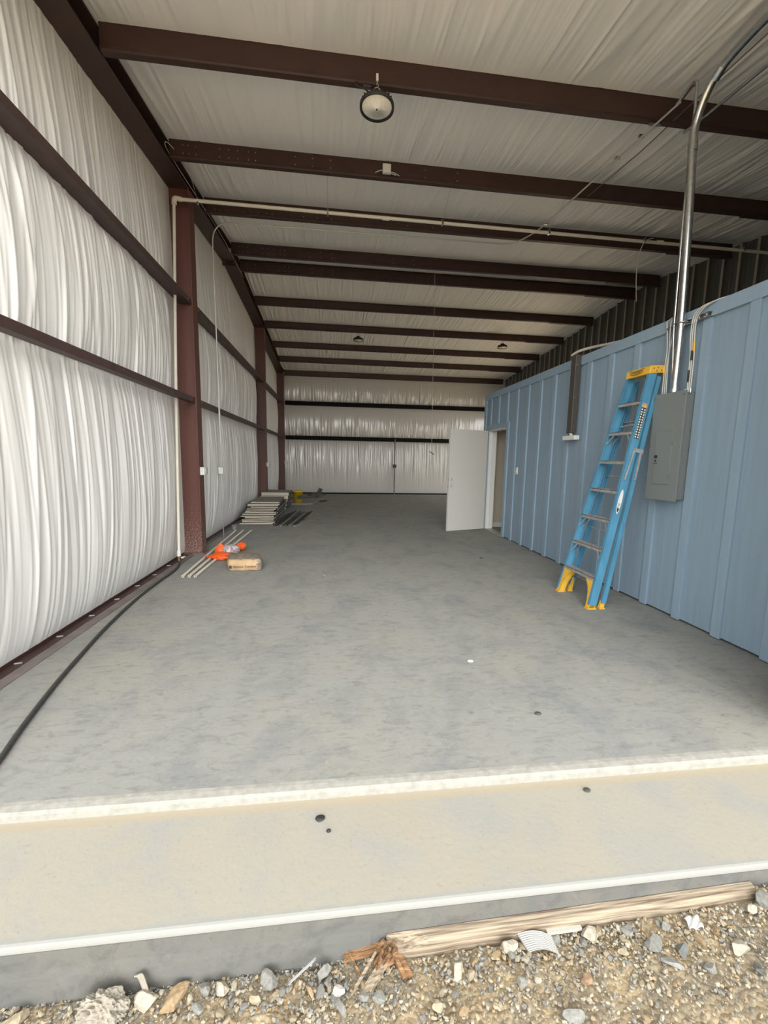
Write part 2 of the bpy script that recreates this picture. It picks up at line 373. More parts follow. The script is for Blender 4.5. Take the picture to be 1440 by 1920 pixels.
# ---------------------------------------------------------------- insulation (folded sheets)
def folds(U, V, n, seed, wr=(.006, .03), amp=(.004, .02), vlen=(.3, 1.2), drift=.06, vb=None, pos=None, sign=.7):
    """sum of soft vertical creases. U, V: 1-D axes; creases run along V"""
    r = np.random.RandomState(seed); D = np.zeros((len(U), len(V))); u0, u1 = U[0], U[-1]; v0, v1 = V[0], V[-1]; du = U[1] - U[0]
    t = (V - v0) / (v1 - v0)
    for i in range(n):
        c = r.uniform(u0, u1) if pos is None else pos[i % len(pos)] + r.normal() * .12
        wd = wr[0] + (wr[1] - wr[0]) * r.rand() ** 2; a = (amp[0] + (amp[1] - amp[0]) * r.rand() ** 2) * (1 if r.rand() < sign else -1)
        L = r.uniform(*vlen) * .5
        m = r.rand()
        if vb == 'ends': cv = 0 if r.rand() < .5 else 1
        elif vb == 'low': cv = 0
        else: cv = m
        env = np.exp(-((t - cv) / L) ** 2)
        cen = c + drift * (r.rand() - .5) * 2 * (t - .5) + drift * .6 * (r.rand() - .5) * np.sin(t * math.pi * 1.0 + r.rand() * 3)
        k0 = max(0, int((cen.min() - 4 * wd - u0) / du)); k1 = min(len(U), int((cen.max() + 4 * wd - u0) / du) + 2)
        if k1 <= k0: continue
        q = (U[k0:k1, None] - cen[None, :]) / wd
        D[k0:k1] += a * env[None, :] * np.exp(-np.abs(q) ** 1.5)
    return D
def sheet(name, P, matn, flip=False, thick=None):
    """P: (n, m, 3) array"""
    n, m = P.shape[:2]; me = bpy.data.meshes.new(name)
    idx = np.arange(n * m).reshape(n, m); q = np.stack([idx[:-1, :-1], idx[1:, :-1], idx[1:, 1:], idx[:-1, 1:]], -1).reshape(-1, 4)
    if flip: q = q[:, ::-1]
    me.from_pydata(P.reshape(-1, 3).tolist(), [], q.tolist()); me.materials.append(M[matn])
    me.polygons.foreach_set('use_smooth', [True] * len(q)); me.update()
    o = bpy.data.objects.new(name, me); C.objects.link(o); return o
def bump_between(t): return np.clip(np.sin(np.pi * t), 0, 1) ** .6

# left wall: three bays high (floor - lower girt - upper girt - roof)
U = np.arange(YF, YB, .0085)
rows = [(0.02, 2.12, 40), (2.12, 3.39, 30), (3.39, 5.30, 34)]
PV = []; DX = []
cols_y = [6.12, 11.85, 16.0]
colp = np.ones_like(U)
for cy in cols_y + [0.6]: colp *= 1 - np.exp(-((U - cy) / .55) ** 2) * .9
near = [2.2, 2.75, 3.1, 3.6, 4.3, 4.9, 5.2, 5.5]
for bi, (z0, z1, nv) in enumerate(rows):
    V = np.linspace(z0, z1, nv); t = (V - z0) / (z1 - z0)
    D = folds(U, V, 900, 10 + bi, (.006, .028), (.001, .009), (.5, 1.6), .05, 'ends')
    D += folds(U, V, 260, 20 + bi, (.012, .05), (.003, .013), (.8, 2.4), .10, None)
    D += folds(U, V, 46, 30 + bi, (.010, .026), (.008, .020), (1.2, 3.0), .12, 'ends', pos=[2.3, 2.6, 3.2, 3.55, 4.6, 5.2, 5.6, 7.0, 7.8, 8.9, 10.4, 11.2, 13.2])
    D += folds(U, V, 60, 40 + bi, (.10, .30), (.004, .014), (.8, 2.5), .15, None, sign=.5)
    D += folds(U, V, 500, 60 + bi, (.004, .010), (.001, .005), (.5, 1.8), .06, 'ends')
    bul = .055 * np.sin(np.pi * t) ** .7 if bi < 2 else .05 * np.sin(np.pi * np.clip(t * .95, 0, 1)) ** .8
    sm_ = np.clip((V - 3.3) / 1.35, 0, 1); sm_ = sm_ * sm_ * (3 - 2 * sm_)
    base = .088 * (1 - np.exp(-V / .30)) * (1 - sm_) - .025 * sm_
    tp = np.clip((1 - t) * 12, .15, 1) * (np.clip(.15 + t * 2.6, 0, 1) if bi == 0 else 1) if bi < 2 else np.interp(V - np.mean(zcv(U)), [-1.6, -.9, -.25, 0], [1, .75, .3, .1])
    x = -2.135 + (.25 + .75 * colp[:, None]) * (bul + base)[None, :] + D * (.35 + .65 * colp[:, None]) * tp[None, :]
    x = np.where((colp < .55)[:, None], np.minimum(x, -2.118), x)
    DX.append(x); PV.append(V)
Vv = np.concatenate([PV[0], PV[1][1:], PV[2][1:]]); Xv = np.concatenate([DX[0], DX[1][:, 1:], DX[2][:, 1:]], 1)
# blend across the girt lines
for b in (len(PV[0]) - 1, len(PV[0]) + len(PV[1]) - 2):
    Xv[:, b] = np.minimum(Xv[:, b - 1], Xv[:, b + 1])
Pw = np.zeros((len(U), len(Vv), 3)); Pw[..., 0] = Xv; Pw[..., 1] = U[:, None]; Pw[..., 2] = np.minimum(Vv[None, :], zcv(U)[:, None] + .02)
tag(sheet('wall_left', Pw, 'insul', flip=True), kind='structure')
tag(MB().box(XL - .16, XL - .10, YF - .04, YB + .2, -.2, 5.5).build('wall_left', 'dark_panel'), kind='structure')

# roof insulation
PY = [4.045, 5.47, 6.75, 8.33, 9.03, 10.53, 11.89, 13.34, 14.67, 16.22]      # back bottom edges of the purlins
PZ = [4.594, 4.748, 4.864, 5.020, 5.025, 4.920, 4.808, 4.680, 4.555, 4.400]
Ux = np.arange(XL - .08, XR + .06, .0105); edges = [YF - .02, 2.55] + [y - .065 for y in PY] + [YB + .02]
Vs = []; Ds = []
for k in range(len(edges) - 1):
    y0, y1 = edges[k], edges[k + 1]; V = np.linspace(y0, y1, 19 if y1 - y0 > 1 else 8); t = (V - y0) / (y1 - y0)
    D = folds(Ux, V, 420, 100 + k, (.008, .03), (.001, .008), (.6, 2.0), .05, 'ends')
    D += folds(Ux, V, 90, 130 + k, (.014, .05), (.004, .014), (.9, 2.5), .16, None)
    D += folds(Ux, V, 40, 160 + k, (.08, .22), (.004, .014), (.9, 2.5), .2, None, sign=.5)
    pin = np.clip(np.minimum(t, 1 - t) * 6, .0, 1)[None, :]; D = D * pin
    D += .030 * np.sin(np.pi * t)[None, :] * (.6 + .4 * np.sin(Ux * 1.7 + k)[:, None])
    for j in range(-2, 8):                       # taped laps every 1.2 m
        D += .012 * np.exp(-np.abs((Ux - (.86 + j * 1.24)) / .012) ** 2)[:, None] * pin
    if k: V = V[1:]; D = D[:, 1:]
    Vs.append(V); Ds.append(D)
Vy = np.concatenate(Vs); Dz = np.concatenate(Ds, 1)
Pc = np.zeros((len(Ux), len(Vy), 3)); Pc[..., 0] = Ux[:, None]; Pc[..., 1] = Vy[None, :]; Pc[..., 2] = zcv(Vy)[None, :] - .001 - Dz
tag(sheet('ceiling', Pc, 'insulc', flip=True), kind='structure')
rf = MB()
for (y0, y1) in ((YF - .3, 8.68), (8.68, YB + .4)):
    rf.hexa([(XL - .3, y0, zc(y0) + .14), (XR + .2, y0, zc(y0) + .14), (XR + .2, y1, zc(y1) + .14), (XL - .3, y1, zc(y1) + .14)],
            [(XL - .3, y0, zc(y0) + .18), (XR + .2, y0, zc(y0) + .18), (XR + .2, y1, zc(y1) + .18), (XL - .3, y1, zc(y1) + .18)])
tag(rf.build('ceiling', 'dark_panel'), kind='structure')

# back wall
Ub = np.arange(XL - .05, XR + .02, .010)
segs = [(0.03, 2.13, 30), (2.13, 3.42, 22), (3.42, 4.75, 22)]; PV = []; DY = []
for bi, (z0, z1, nv) in enumerate(segs):
    V = np.linspace(z0, z1, nv); t = (V - z0) / (z1 - z0)
    D = folds(Ub, V, 420, 200 + bi, (.010, .035), (.004, .022), (.35, 1.0), .10, None if bi == 0 else 'low')
    D += folds(Ub, V, 60, 210 + bi, (.02, .06), (.010, .032), (.5, 1.6), .12, 'low' if bi else None)
    D += folds(Ub, V, 30, 220 + bi, (.1, .3), (.004, .02), (.8, 2.0), .12, None, sign=.5)
    tt = np.clip(t * 1.0, 0, 1); bul = .085 * bump_between(tt)
    env = (1 - .75 * t) if bi else np.exp(-((t - .66) / .36) ** 2)
    DY.append(YB - .02 - bul[None, :] - D * env[None, :]); PV.append(V)
Vb = np.concatenate([PV[0], PV[1][1:], PV[2][1:]]); Yb = np.concatenate([DY[0], DY[1][:, 1:], DY[2][:, 1:]], 1)
Pb = np.zeros((len(Ub), len(Vb), 3)); Pb[..., 0] = Ub[:, None]; Pb[..., 1] = Yb; Pb[..., 2] = np.minimum(Vb, 4.62)[None, :]
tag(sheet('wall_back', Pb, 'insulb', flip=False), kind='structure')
tag(MB().box(XL - .2, XR + .2, YB + .1, YB + .16, -.2, 5.0).build('wall_back', 'dark_panel'), kind='structure')

# right wall: ribbed dark metal
poly = []; y = 6.914 - .3067 * 17
while y < YB - .3:
    poly += [(XR, y - .045), (XR - .045, y - .030), (XR - .045, y + .012), (XR, y + .030)]
    for q in (.112, .188): poly += [(XR, y + q - .016), (XR - .006, y + q - .008), (XR - .006, y + q + .008), (XR, y + q + .016)]
    y += .3067
poly = [p for p in poly if YF < p[1] < YB]
rw = MB(); n_ = len(poly); vs = [(x, y, 0) for x, y in poly] + [(x, y, zc(y) + .1) for x, y in poly]
# added doorway, hidden behind the blue room, lets daylight brighten the back
SY0, SY1, SZ = 9.6, 14.8, 3.6
for i in range(n_ - 1):
    (xa, ya), (xb_, yb2) = poly[i], poly[i + 1]; zl = SZ if (ya > SY0 and yb2 < SY1) else 0
    rw.add([(xa, ya, zl), (xb_, yb2, zl), (xb_, yb2, zc(yb2) + .1), (xa, ya, zc(ya) + .1)], [(0, 1, 2, 3)])
rw.box(XR + .01, XR + .06, YF - .04, SY0, -.2, 5.5); rw.box(XR + .01, XR + .06, SY1, YB + .2, -.2, 5.5); rw.box(XR + .01, XR + .06, SY0, SY1, SZ, 5.5)
tag(rw.build('wall_right', 'dark_panel'), kind='structure')
ry = 6.914 - .3067 * 17; rs_ = MB()  # paler rib strips: the light they catch is put into the colour
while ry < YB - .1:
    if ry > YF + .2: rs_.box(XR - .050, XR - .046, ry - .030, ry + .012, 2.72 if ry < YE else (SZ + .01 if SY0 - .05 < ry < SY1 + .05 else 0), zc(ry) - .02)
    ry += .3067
tag(rs_.build('lit_rib_strips', mat('lit_rib_tone', (.33, .305, .265), .6)), kind='structure')

# front wall round the overhead-door opening the photographer stands in
fw = MB(); OX0, OX1, OZ = -2.02, 2.42, 4.3
fw.box(XL - .2, OX0, YF - .02, YF + .10, 0, zc(YF) + .1); fw.box(OX1, XR + .1, YF - .02, YF + .10, 0, zc(YF) + .1)
fw.box(OX0, OX1, YF - .02, YF + .10, OZ, zc(YF) + .1)
tag(fw.build('wall_front', 'insul'), kind='structure')
fo = MB()                                     # outer metal skin of the front wall
fo.box(XL - .2, OX0, YF - .045, YF - .021, 0, zc(YF) + .1); fo.box(OX1, XR + .1, YF - .045, YF - .021, 0, zc(YF) + .1); fo.box(OX0, OX1, YF - .045, YF - .021, OZ, zc(YF) + .1)
tag(fo.build('wall_front', mat('tan_metal_siding', (.19, .17, .14), .5)), kind='structure')

# ---------------------------------------------------------------- blue partition room
bw = MB(); z0, z1 = .02, 2.71
DY0, DY1, DZ = 7.225, 8.10, 2.0
bw.box(XB, XB + .13, YF + .1, DY0, z0, z1); bw.box(XB, XB + .13, DY1, YE, z0, z1); bw.box(XB, XB + .13, DY0, DY1, DZ, z1)
bw.box(XB + .13, XR - .05, YE - .02, YE, z0, z1)
bw.box(XB + .13, XR - .05, YF + .11, YE - .02, z1 - .03, z1 - .001)
tag(bw.build('wall_partition', 'blue'), kind='structure')
iw = MB()
iw.box(XB + .132, XR - .06, YE - .035, YE - .021, 0.0, z1 - .032)
iw.box(XR - .075, XR - .06, YF + .12, YE - .036, 0.0, z1 - .032)
iw.box(XB + .132, XB + .145, YF + .12, DY0 - .02, 0.0, z1 - .032)
iw.box(XB + .132, XR - .06, YF + .12, YE - .036, z1 - .045, z1 - .033)
tag(iw.build('wall_partition', 'beige'), kind='structure')
tag(MB().box(XB + .15, XR - .08, YE - .05, YE - .035, 0.0, .10).build('baseboard_partition', 'white', bevel=.003), kind='structure')
bt = MB(); k = -4
while True:
    y = 3.212 + .4 * k; k += 1
    if y > YE - .1: break
    if y < YF + .12: continue
    if 4.98 < y < 5.16: y -= .0
    if y + .08 > DY0 - .09 and y < DY1 + .09: bt.box(XB - .02, XB + .001, y, y + .08, DZ + .092, 2.603)
    else: bt.box(XB - .02, XB + .001, y, y + .08, z0 - .012, 2.603)
bt.box(XB - .024, XB + .001, YF + .11, 5.03, 2.603, z1 + .004); bt.box(XB - .024, XB + .001, 5.135, YE, 2.603, z1 + .004)
bt.box(XB - .024, XB + .001, YE - .09, YE + .004, z0 - .012, 2.603)
bt.box(XB - .024, XB + .001, DY0 - .09, DY0, z0 - .012, DZ + .09); bt.box(XB - .024, XB + .001, DY1, DY1 + .09, z0 - .012, DZ + .09)
bt.box(XB - .024, XB + .001, DY0, DY1, DZ, DZ + .09)
tag(bt.build('trim_3', 'bluetrim', bevel=.002), kind='structure')

# doorway and its open leaf
dr = thing('door_1', (3.07, 8.10, 0), None, None, kind='structure')
fr = MB(); fr.box(XB - .004, XB + .15, DY1 - .022, DY1 + .001, 0, DZ); fr.box(XB - .004, XB + .15, DY0 - .001, DY0 + .022, 0, DZ); fr.box(XB - .004, XB + .15, DY0, DY1, DZ - .022, DZ)
fr.box(XB + .05, XB + .065, DY1 - .036, DY1 - .02, 0, DZ)
fr.build('frame', 'white', dr, bevel=.002)
MB().box(XB - .01, XB + .14, DY0 + .022, DY1 - .022, 0, .012).build('threshold', 'alu', dr)
hx, hy = 3.022, 8.098; lx, ly = 2.175, 7.80
d = Vector((lx - hx, ly - hy, 0)).normalized(); nrm = Vector((d.y, -d.x, 0)); nrm = nrm if nrm.y < 0 else -nrm
LW = .905; Lt = .042
def leafpt(u, t, z): p = Vector((hx, hy, 0)) + d * u + nrm * t; return (p.x, p.y, z)
lf = MB()
# leaf with two bored holes near the latch edge: strips round the holes
zb, zt = .012, 1.985
hu = LW - .062; holes = [(1.02, .027), (.885, .027)]
lf.hexa([leafpt(0, 0, zb), leafpt(hu - .05, 0, zb), leafpt(hu - .05, Lt, zb), leafpt(0, Lt, zb)], [leafpt(0, 0, zt), leafpt(hu - .05, 0, zt), leafpt(hu - .05, Lt, zt), leafpt(0, Lt, zt)])
def holeblock(z0_, z1_, zc_, r):
    n = 24; u0_, u1_ = hu - .05, LW; uc = hu
    ang = [2 * math.pi * k / n for k in range(n)]
    def sq(a):
        c, s_ = math.cos(a), math.sin(a); k1 = ((u1_ - uc) if c > 0 else (uc - u0_)) / max(abs(c), 1e-6); k2 = ((z1_ - zc_) if s_ > 0 else (zc_ - z0_)) / max(abs(s_), 1e-6)
        k = min(k1, k2); return uc + c * k, zc_ + s_ * k
    for t_ in (0, Lt):
        vs = [leafpt(uc + r * math.cos(a), t_, zc_ + r * math.sin(a)) for a in ang] + [leafpt(sq(a)[0], t_, sq(a)[1]) for a in ang]
        lf.add(vs, [(k, (k + 1) % n, n + (k + 1) % n, n + k) for k in range(n)])
    vs = [leafpt(uc + r * math.cos(a), t_, zc_ + r * math.sin(a)) for t_ in (0, Lt) for a in ang]
    lf.add(vs, [(k, (k + 1) % n, n + (k + 1) % n, n + k) for k in range(n)])
    lf.add([leafpt(LW, 0, z0_), leafpt(LW, Lt, z0_), leafpt(LW, Lt, z1_), leafpt(LW, 0, z1_)], [(0, 1, 2, 3)])
za = [zb, .84, .9525, 1.07, zt]
for (a, b_) in ((zb, .84), (1.07, zt)):
    q = [(hu - .05, 0), (LW, 0), (LW, Lt), (hu - .05, Lt)]
    lf.hexa([leafpt(u, t, a) for u, t in q], [leafpt(u, t, b_) for u, t in q])
holeblock(.84, .9525, .885, .027); holeblock(.9525, 1.07, 1.02, .027)
leaf = lf.build('leaf', 'door', dr)
for z in (.25, 1.0, 1.75): MB().tube([leafpt(-.006, Lt * .5, z - .05), leafpt(-.006, Lt * .5, z + .05)], .008, 8).build('hinge', 'alu', dr)
for z in (.885, 1.02): MB().hexa([leafpt(u, t, z - .028) for u, t in ((LW - .001, .010), (LW + .002, .010), (LW + .002, .032), (LW - .001, .032))], [leafpt(u, t, z + .028) for u, t in ((LW - .001, .010), (LW + .002, .010), (LW + .002, .032), (LW - .001, .032))]).build('latch_plate', 'alu', dr)

# ---------------------------------------------------------------- steel frame
def isec(mb, p0, p1, wtop, dep, axis='y', fw_=None):
    pass
ra = MB()
for (y0, y1) in ((YF + .12, 8.68), (8.68, YB - .05)):
    def zz(y): return zc(y) - .014
    for (xa, xb, ta, tb) in ((-2.125, -1.875, .195, .185), (-2.01, -1.995, .185, .02), (-2.125, -1.875, .02, .01)):
        ra.hexa([(xa, y0, zz(y0) - ta), (xb, y0, zz(y0) - ta), (xb, y1, zz(y1) - ta), (xa, y1, zz(y1) - ta)],
                [(xa, y0, zz(y0) - tb), (xb, y0, zz(y0) - tb), (xb, y1, zz(y1) - tb), (xa, y1, zz(y1) - tb)])
t = thing('rafter', (-2.0, 8.68, 4.9), 'long maroon steel rafter running back along the top of the white left wall', 'beam')
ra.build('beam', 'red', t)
sp = MB(); yy = 8.68
sp.hexa([(-2.127, yy - .012, 4.98), (-1.873, yy - .012, 4.98), (-1.873, yy + .012, 4.98), (-2.127, yy + .012, 4.98)], [(-2.127, yy - .012, 5.20), (-1.873, yy - .012, 5.20), (-1.873, yy + .012, 5.20), (-2.127, yy + .012, 5.20)])
sp.build('splice_plate', 'red', t)
for x in (-2.09, -1.91): MB().tube([(x, yy - .03, 5.035), (x, yy + .03, 5.035)], .012, 6).build('bolt', 'galv', t)

PL = ['nearest maroon roof purlin, above the opening, with the round high bay light hung from it',
      'second maroon roof purlin from the opening, with the small white junction box on its face',
      'third maroon roof purlin from the opening, right behind the long cream pipe',
      'front one of the two purlins set close together at the ridge',
      'rear one of the two purlins set close together at the ridge, in deep shade',
      'first maroon purlin beyond the ridge pair',
      'maroon purlin beyond the ridge that the two far high bay lights hang from',
      'third purlin from the back wall counting forward, just past the far lights',
      'last full purlin in front of the eave member at the back wall',
      'dark eave member along the top of the back wall']
pat = [.10, .16, .24, .50, .60, .70, .82, .90, 1.35, 1.55, 1.76, 2.9, 3.3]
for i, (yb, zb_) in enumerate(zip(PY, PZ)):
    t = thing('roof_purlin', (2.3, yb - .03, zb_), PL[i], 'purlin', 'maroon purlins under the roof insulation')
    x0, x1 = -1.868, 6.6; zt_ = zc(yb) + .0; m = MB()
    yf = yb - .065
    # Z section: web, bottom flange to the back, lip, top flange
    front = i != 99
    m.box(x0, x1, yf, yf + .004, zb_ + .042, zt_ - .003)                   # web
    m.hexa([(x0, yf, zb_ + .042), (x1, yf, zb_ + .042), (x1, yf + .004, zb_ + .044), (x0, yf + .004, zb_ + .044)],
           [(x0, yf - .004, zb_ + .010), (x1, yf - .004, zb_ + .010), (x1, yf + .004, zb_ + .012), (x0, yf + .004, zb_ + .012)])   # rolled corner
    m.hexa([(x0, yf - .004, zb_ + .012), (x1, yf - .004, zb_ + .012), (x1, yf + .006, zb_ + .012), (x0, yf + .006, zb_ + .012)],
           [(x0, yf + .008, zb_), (x1, yf + .008, zb_), (x1, yf + .014, zb_ + .004), (x0, yf + .014, zb_ + .004)])
    m.box(x0, x1, yf + .008, yb, zb_, zb_ + .004)                    # bottom flange
    m.box(x0, x1, yb - .004, yb, zb_ + .012, zb_ + .04)
    m.box(x0, x1, yf - .035, yf + .004, zt_ - .008, zt_ - .004)
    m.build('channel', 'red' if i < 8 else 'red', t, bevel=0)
    if i < 9:
        MB().box(5.45, 6.62, yf - .012, yb + .004, zb_ - .014, zb_ + .0).build('lap_plate', 'red', t)
    if i < 5:
        for px in pat[:13 if i != 4 else 11]:
            for dz in ((.14,) if i == 0 else (.13, .045)):
                hx0 = x0 + .05 + px * (1.15 if i == 0 else 1); th_ = .001 if i == 0 else .006
                MB().tube([(hx0, yf - .0005, zb_ + dz), (hx0, yf - th_, zb_ + dz)], .0055, 6).build('bolt_hole' if i == 0 else 'screw_head', 'black' if i == 0 else 'galv', t)
# columns
CL = ['nearest maroon steel column on the left wall, rust-scuffed near its foot, beside the white pipe',
      'middle maroon steel column on the left wall, behind the board pile',
      'farthest maroon column, dark, in the back left corner']
for i, cy in enumerate((6.06, 11.78, 15.92)):
    t = thing('steel_column', (-2.0, cy, 0), CL[i], 'column', 'maroon columns along the left wall')
    zt_ = zc(cy) - .2; m = MB()
    m.box(-1.893, -1.875, cy - .025, cy + .175, .012, zt_)       # inner flange
    m.box(-2.125, -2.107, cy - .0, cy + .175, .012, zt_)       # outer flange
    m.box(-2.110, -1.890, cy, cy + .012, .012, zt_)            # web face toward the opening
    m.box(-2.110, -1.890, cy + .163, cy + .175, .012, zt_)
    m.build('shaft', 'rust' if i == 0 else 'redcol', t, bevel=.002)
    MB().box(-2.15, -1.845, cy - .04, cy + .21, 0, .012).build('base_plate', 'rust' if i == 0 else 'redcol', t)
    MB().box(-2.125, -1.872, cy - .03, cy + .18, zt_ - .012, zt_).build('cap_plate', 'redcol', t)
# girts on the left wall: three bays, two heights
bays = [(YF + .12, 6.055, 'near bay, running from the opening to the rust-scuffed column'), (6.24, 11.775, 'middle bay, behind the thin steel conduit'), (11.96, 15.915, 'far bay, ending in the back corner')]
for (zg, nm) in ((3.38, 'upper'), (2.11, 'lower')):
    for (y0, y1, w_) in bays:
        t = thing('wall_girt', (-1.95, (y0 + y1) / 2, zg), '%s brown wall girt of the %s' % (nm, w_), 'girt', '%s girts on the left wall' % nm)
        m = MB(); m.box(-1.905, -1.90, y0, y1, zg, zg + .07); m.box(-2.05 if nm == 'upper' else -1.99, -1.905, y0, y1, zg, zg + .006)
        m.box(-1.915, -1.905, y0, y1, zg + .06, zg + .07)
        m.build('channel', 'girt', t)
        for yy in (y0 + .12, y1 - .12): MB().tube([(-1.897, yy, zg + .035), (-1.90, yy, zg + .035)], .009, 6).build('bolt', 'galv', t)
for (zg, lb) in ((3.42, 'upper dark girt across the back wall'), (2.14, 'lower dark girt across the back wall, with a steel conduit ending at it')):
    t = thing('wall_girt', (2.3, 16.27, zg), lb, 'girt', 'dark girts across the back wall'); m = MB()
    m.box(-1.86, XR - .02, 16.18, 16.186, zg - .075, zg + .07); m.box(-1.86, XR - .02, 16.186, 16.37, zg - .075, zg - .069); m.build('channel', 'blk', t)
# base angles
ba = MB(); ba.box(-2.128, -2.045, YF + .12, 6.0, 0, .008); ba.box(-2.128, -2.12, YF + .12, 6.0, .008, .03); ba.box(-2.128, -2.045, 6.28, 11.7, 0, .008); ba.box(-2.128, -2.045, 12.0, 15.8, 0, .008)
t = thing('base_angle', (-2.08, 9, 0), 'dark maroon base angle screwed to the slab along the foot of the left wall', 'angle'); ba.build('angle', 'red', t)
y = 2.0
while y < 6: MB().bar((-2.10, y, .012), (-2.06, y + .012, .012), .010, .006).build('clip', 'alu', t); y += .42
tag(MB().box(-1.9, XR - .1, 16.15, 16.2, 0, .05).build('trim_4', 'blk'), kind='structure')
tag(MB().box(-2.044, -1.962, YF + .12, 5.98, 0, .006).box(-2.044, -1.99, 6.32, 11.7, 0, .006).build('trim_5', 'plate'), kind='structure')

# ---------------------------------------------------------------- pipes and conduits
t = thing('water_pipe', (-2.0, 5.75, 0), 'cream plastic water pipe rising beside the nearest column and crossing the room high up', 'pipe')
p = [(-2.0, 5.50, .115), (-2.0, 5.73, 4.42), (-2.0, 5.86, 4.565)]
MB().tube([(-2.0, 5.50, .115), (-1.99, 5.62, 2.2), (-1.995, 5.86, 4.54)], .018, 10).build('riser', 'pvc', t)
MB().tube([(-1.97, 5.88, 4.568), (6.66, 5.90, 4.553)], .021, 10).build('run', 'pvc', t)
MB().tube(fillet([(-1.995, 5.86, 4.49), (-1.995, 5.87, 4.572), (-1.91, 5.88, 4.568)], .03), .029, 10).build('elbow', 'pvc', t)
for x in (.62, 4.6): MB().tube([(x, 5.89, 4.562), (x + .09, 5.89, 4.562)], .026, 10).build('coupling', 'pvc', t)
for x in (-1.72, -.1, 1.43, 2.95, 4.4, 6.0):
    h = MB(); h.tube([(x, 5.885, 4.578), (x, 5.50 if x > -1.8 else 5.5, 4.765)], .0025, 5); h.box(x - .01, x + .01, 5.865, 5.91, 4.535, 4.60)
    h.build('hanger', 'galv', t)
vb_ = MB(); vb_.tube([(-2.0, 5.49, .035), (-2.0, 5.49, .12)], .017, 10); vb_.tube([(-2.0, 5.49, .075), (-1.94, 5.47, .075)], .007, 8)
vl = vb_.build('valve', mat('brass', (.45, .3, .14), .35, metal=1), t)
MB().tube([(-2.0, 5.495, .10), (-2.0, 5.50, .17)], .024, 10).build('coupling', 'white', t)
MB().box(-1.955, -1.925, 5.43, 5.51, .085, .10).build('valve_handle', 'white', t, bevel=.003)

hz = .0135
hp = [(-1.99, 5.46, .03), (-1.955, 5.36, .02), (-1.925, 5.18, hz), (-1.915, 4.9, hz), (-1.917, 4.6, hz), (-1.895, 4.05, hz), (-1.825, 3.42, hz), (-1.742, 2.92, hz), (-1.665, 2.52, hz), (-1.572, 2.13, hz), (-1.51, 1.91, hz), (-1.47, 1.72, hz), (-1.45, 1.60, .006), (-1.44, 1.50, -.026), (-1.42, 1.2, -.026), (-1.40, 1.13, -.05), (-1.39, 1.10, -.2), (-1.38, .98, -.24)]
def smooth(pts, n=5):
    P = [Vector(p) for p in pts]; out = []
    for i in range(len(P) - 1):
        a, b, c, e = P[max(i - 1, 0)], P[i], P[i + 1], P[min(i + 2, len(P) - 1)]
        for k in range(n):
            s_ = k / n; out.append(.5 * ((2 * b) + (-a + c) * s_ + (2 * a - 5 * b + 4 * c - e) * s_ ** 2 + (-a + 3 * b - 3 * c + e) * s_ ** 3))
    out.append(P[-1]); return out
tag(MB().tube(smooth(hp), .013, 10).build('hose', 'hose'), 'dusty black hose trailing from the water pipe valve along the left side of the floor', 'hose')

# thin EMT conduit
t = thing('conduit', (-1.87, 7.2, 0), 'thin steel conduit rising by the left wall and running under the roof to the panel', 'conduit')
r_ = .0095
path = fillet([(-1.865, 7.16, 1.20), (-1.80, 6.80, 4.80), (2.80, 6.78, 4.815), (2.99, 6.35, 4.805), (3.0, 5.35, 4.715), (3.0, 3.72, 4.545)], .28, 8)
MB().tube(path, r_, 8).build('run', 'emt', t)
MB().tube([(-1.895, 7.26, .0), (-1.895, 7.25, 1.10)], r_, 8).build('stub', 'galv', t)
MB().tube([(-1.91, 7.28, 1.2), (-1.895, 7.20, 2.32)], r_ * .8, 8).build('stub', 'galv', t)
MB().tube(fillet([(3.0, 3.76, 4.555), (3.0, 3.55, 4.62), (3.0, 3.545, 4.3), (2.995, 3.545, 3.5), (3.0, 3.53, 2.6), (2.995, 3.47, 2.02)], .09, 6), .012, 8).build('drop', 'galv', t)
MB().tube(fillet([(3.02, 3.80, 4.56), (3.02, 3.575, 4.60), (3.02, 3.575, 4.3), (3.02, 3.575, 3.4), (3.02, 3.56, 2.58)], .07, 6), .009, 8).build('drop', 'redwire', t)
for (y, z) in ((6.1, 4.77), (4.55, 4.622), (4.2, 4.59)): MB().box(2.975, 3.025, y - .012, y + .012, z + .005, z + .03).build('strap', 'galv', t)
MB().bar((2.94, 4.02, 4.585), (3.06, 4.02, 4.585), .03, .012).build('bracket', 'galv', t)
tag(MB().tube([(3.05, 2.6, 4.43), (3.102, 3.06, 4.5), (3.15, 3.736, 4.585), (3.177, 4.444, 4.64), (3.165, 5.345, 4.73)], .0045, 6).build('cable', 'redwire'), 'thin brown cable slung under the roof to the right of the conduit bends', 'cable')
tag(MB().tube([(3.46, 2.6, 4.50), (3.417, 3.336, 4.565), (3.374, 3.865, 4.575), (3.34, 4.06, 4.578)], .013, 8).build('conduit', 'galv'), 'short dull conduit crossing behind the big galvanised mast under the nearest purlin', 'conduit')

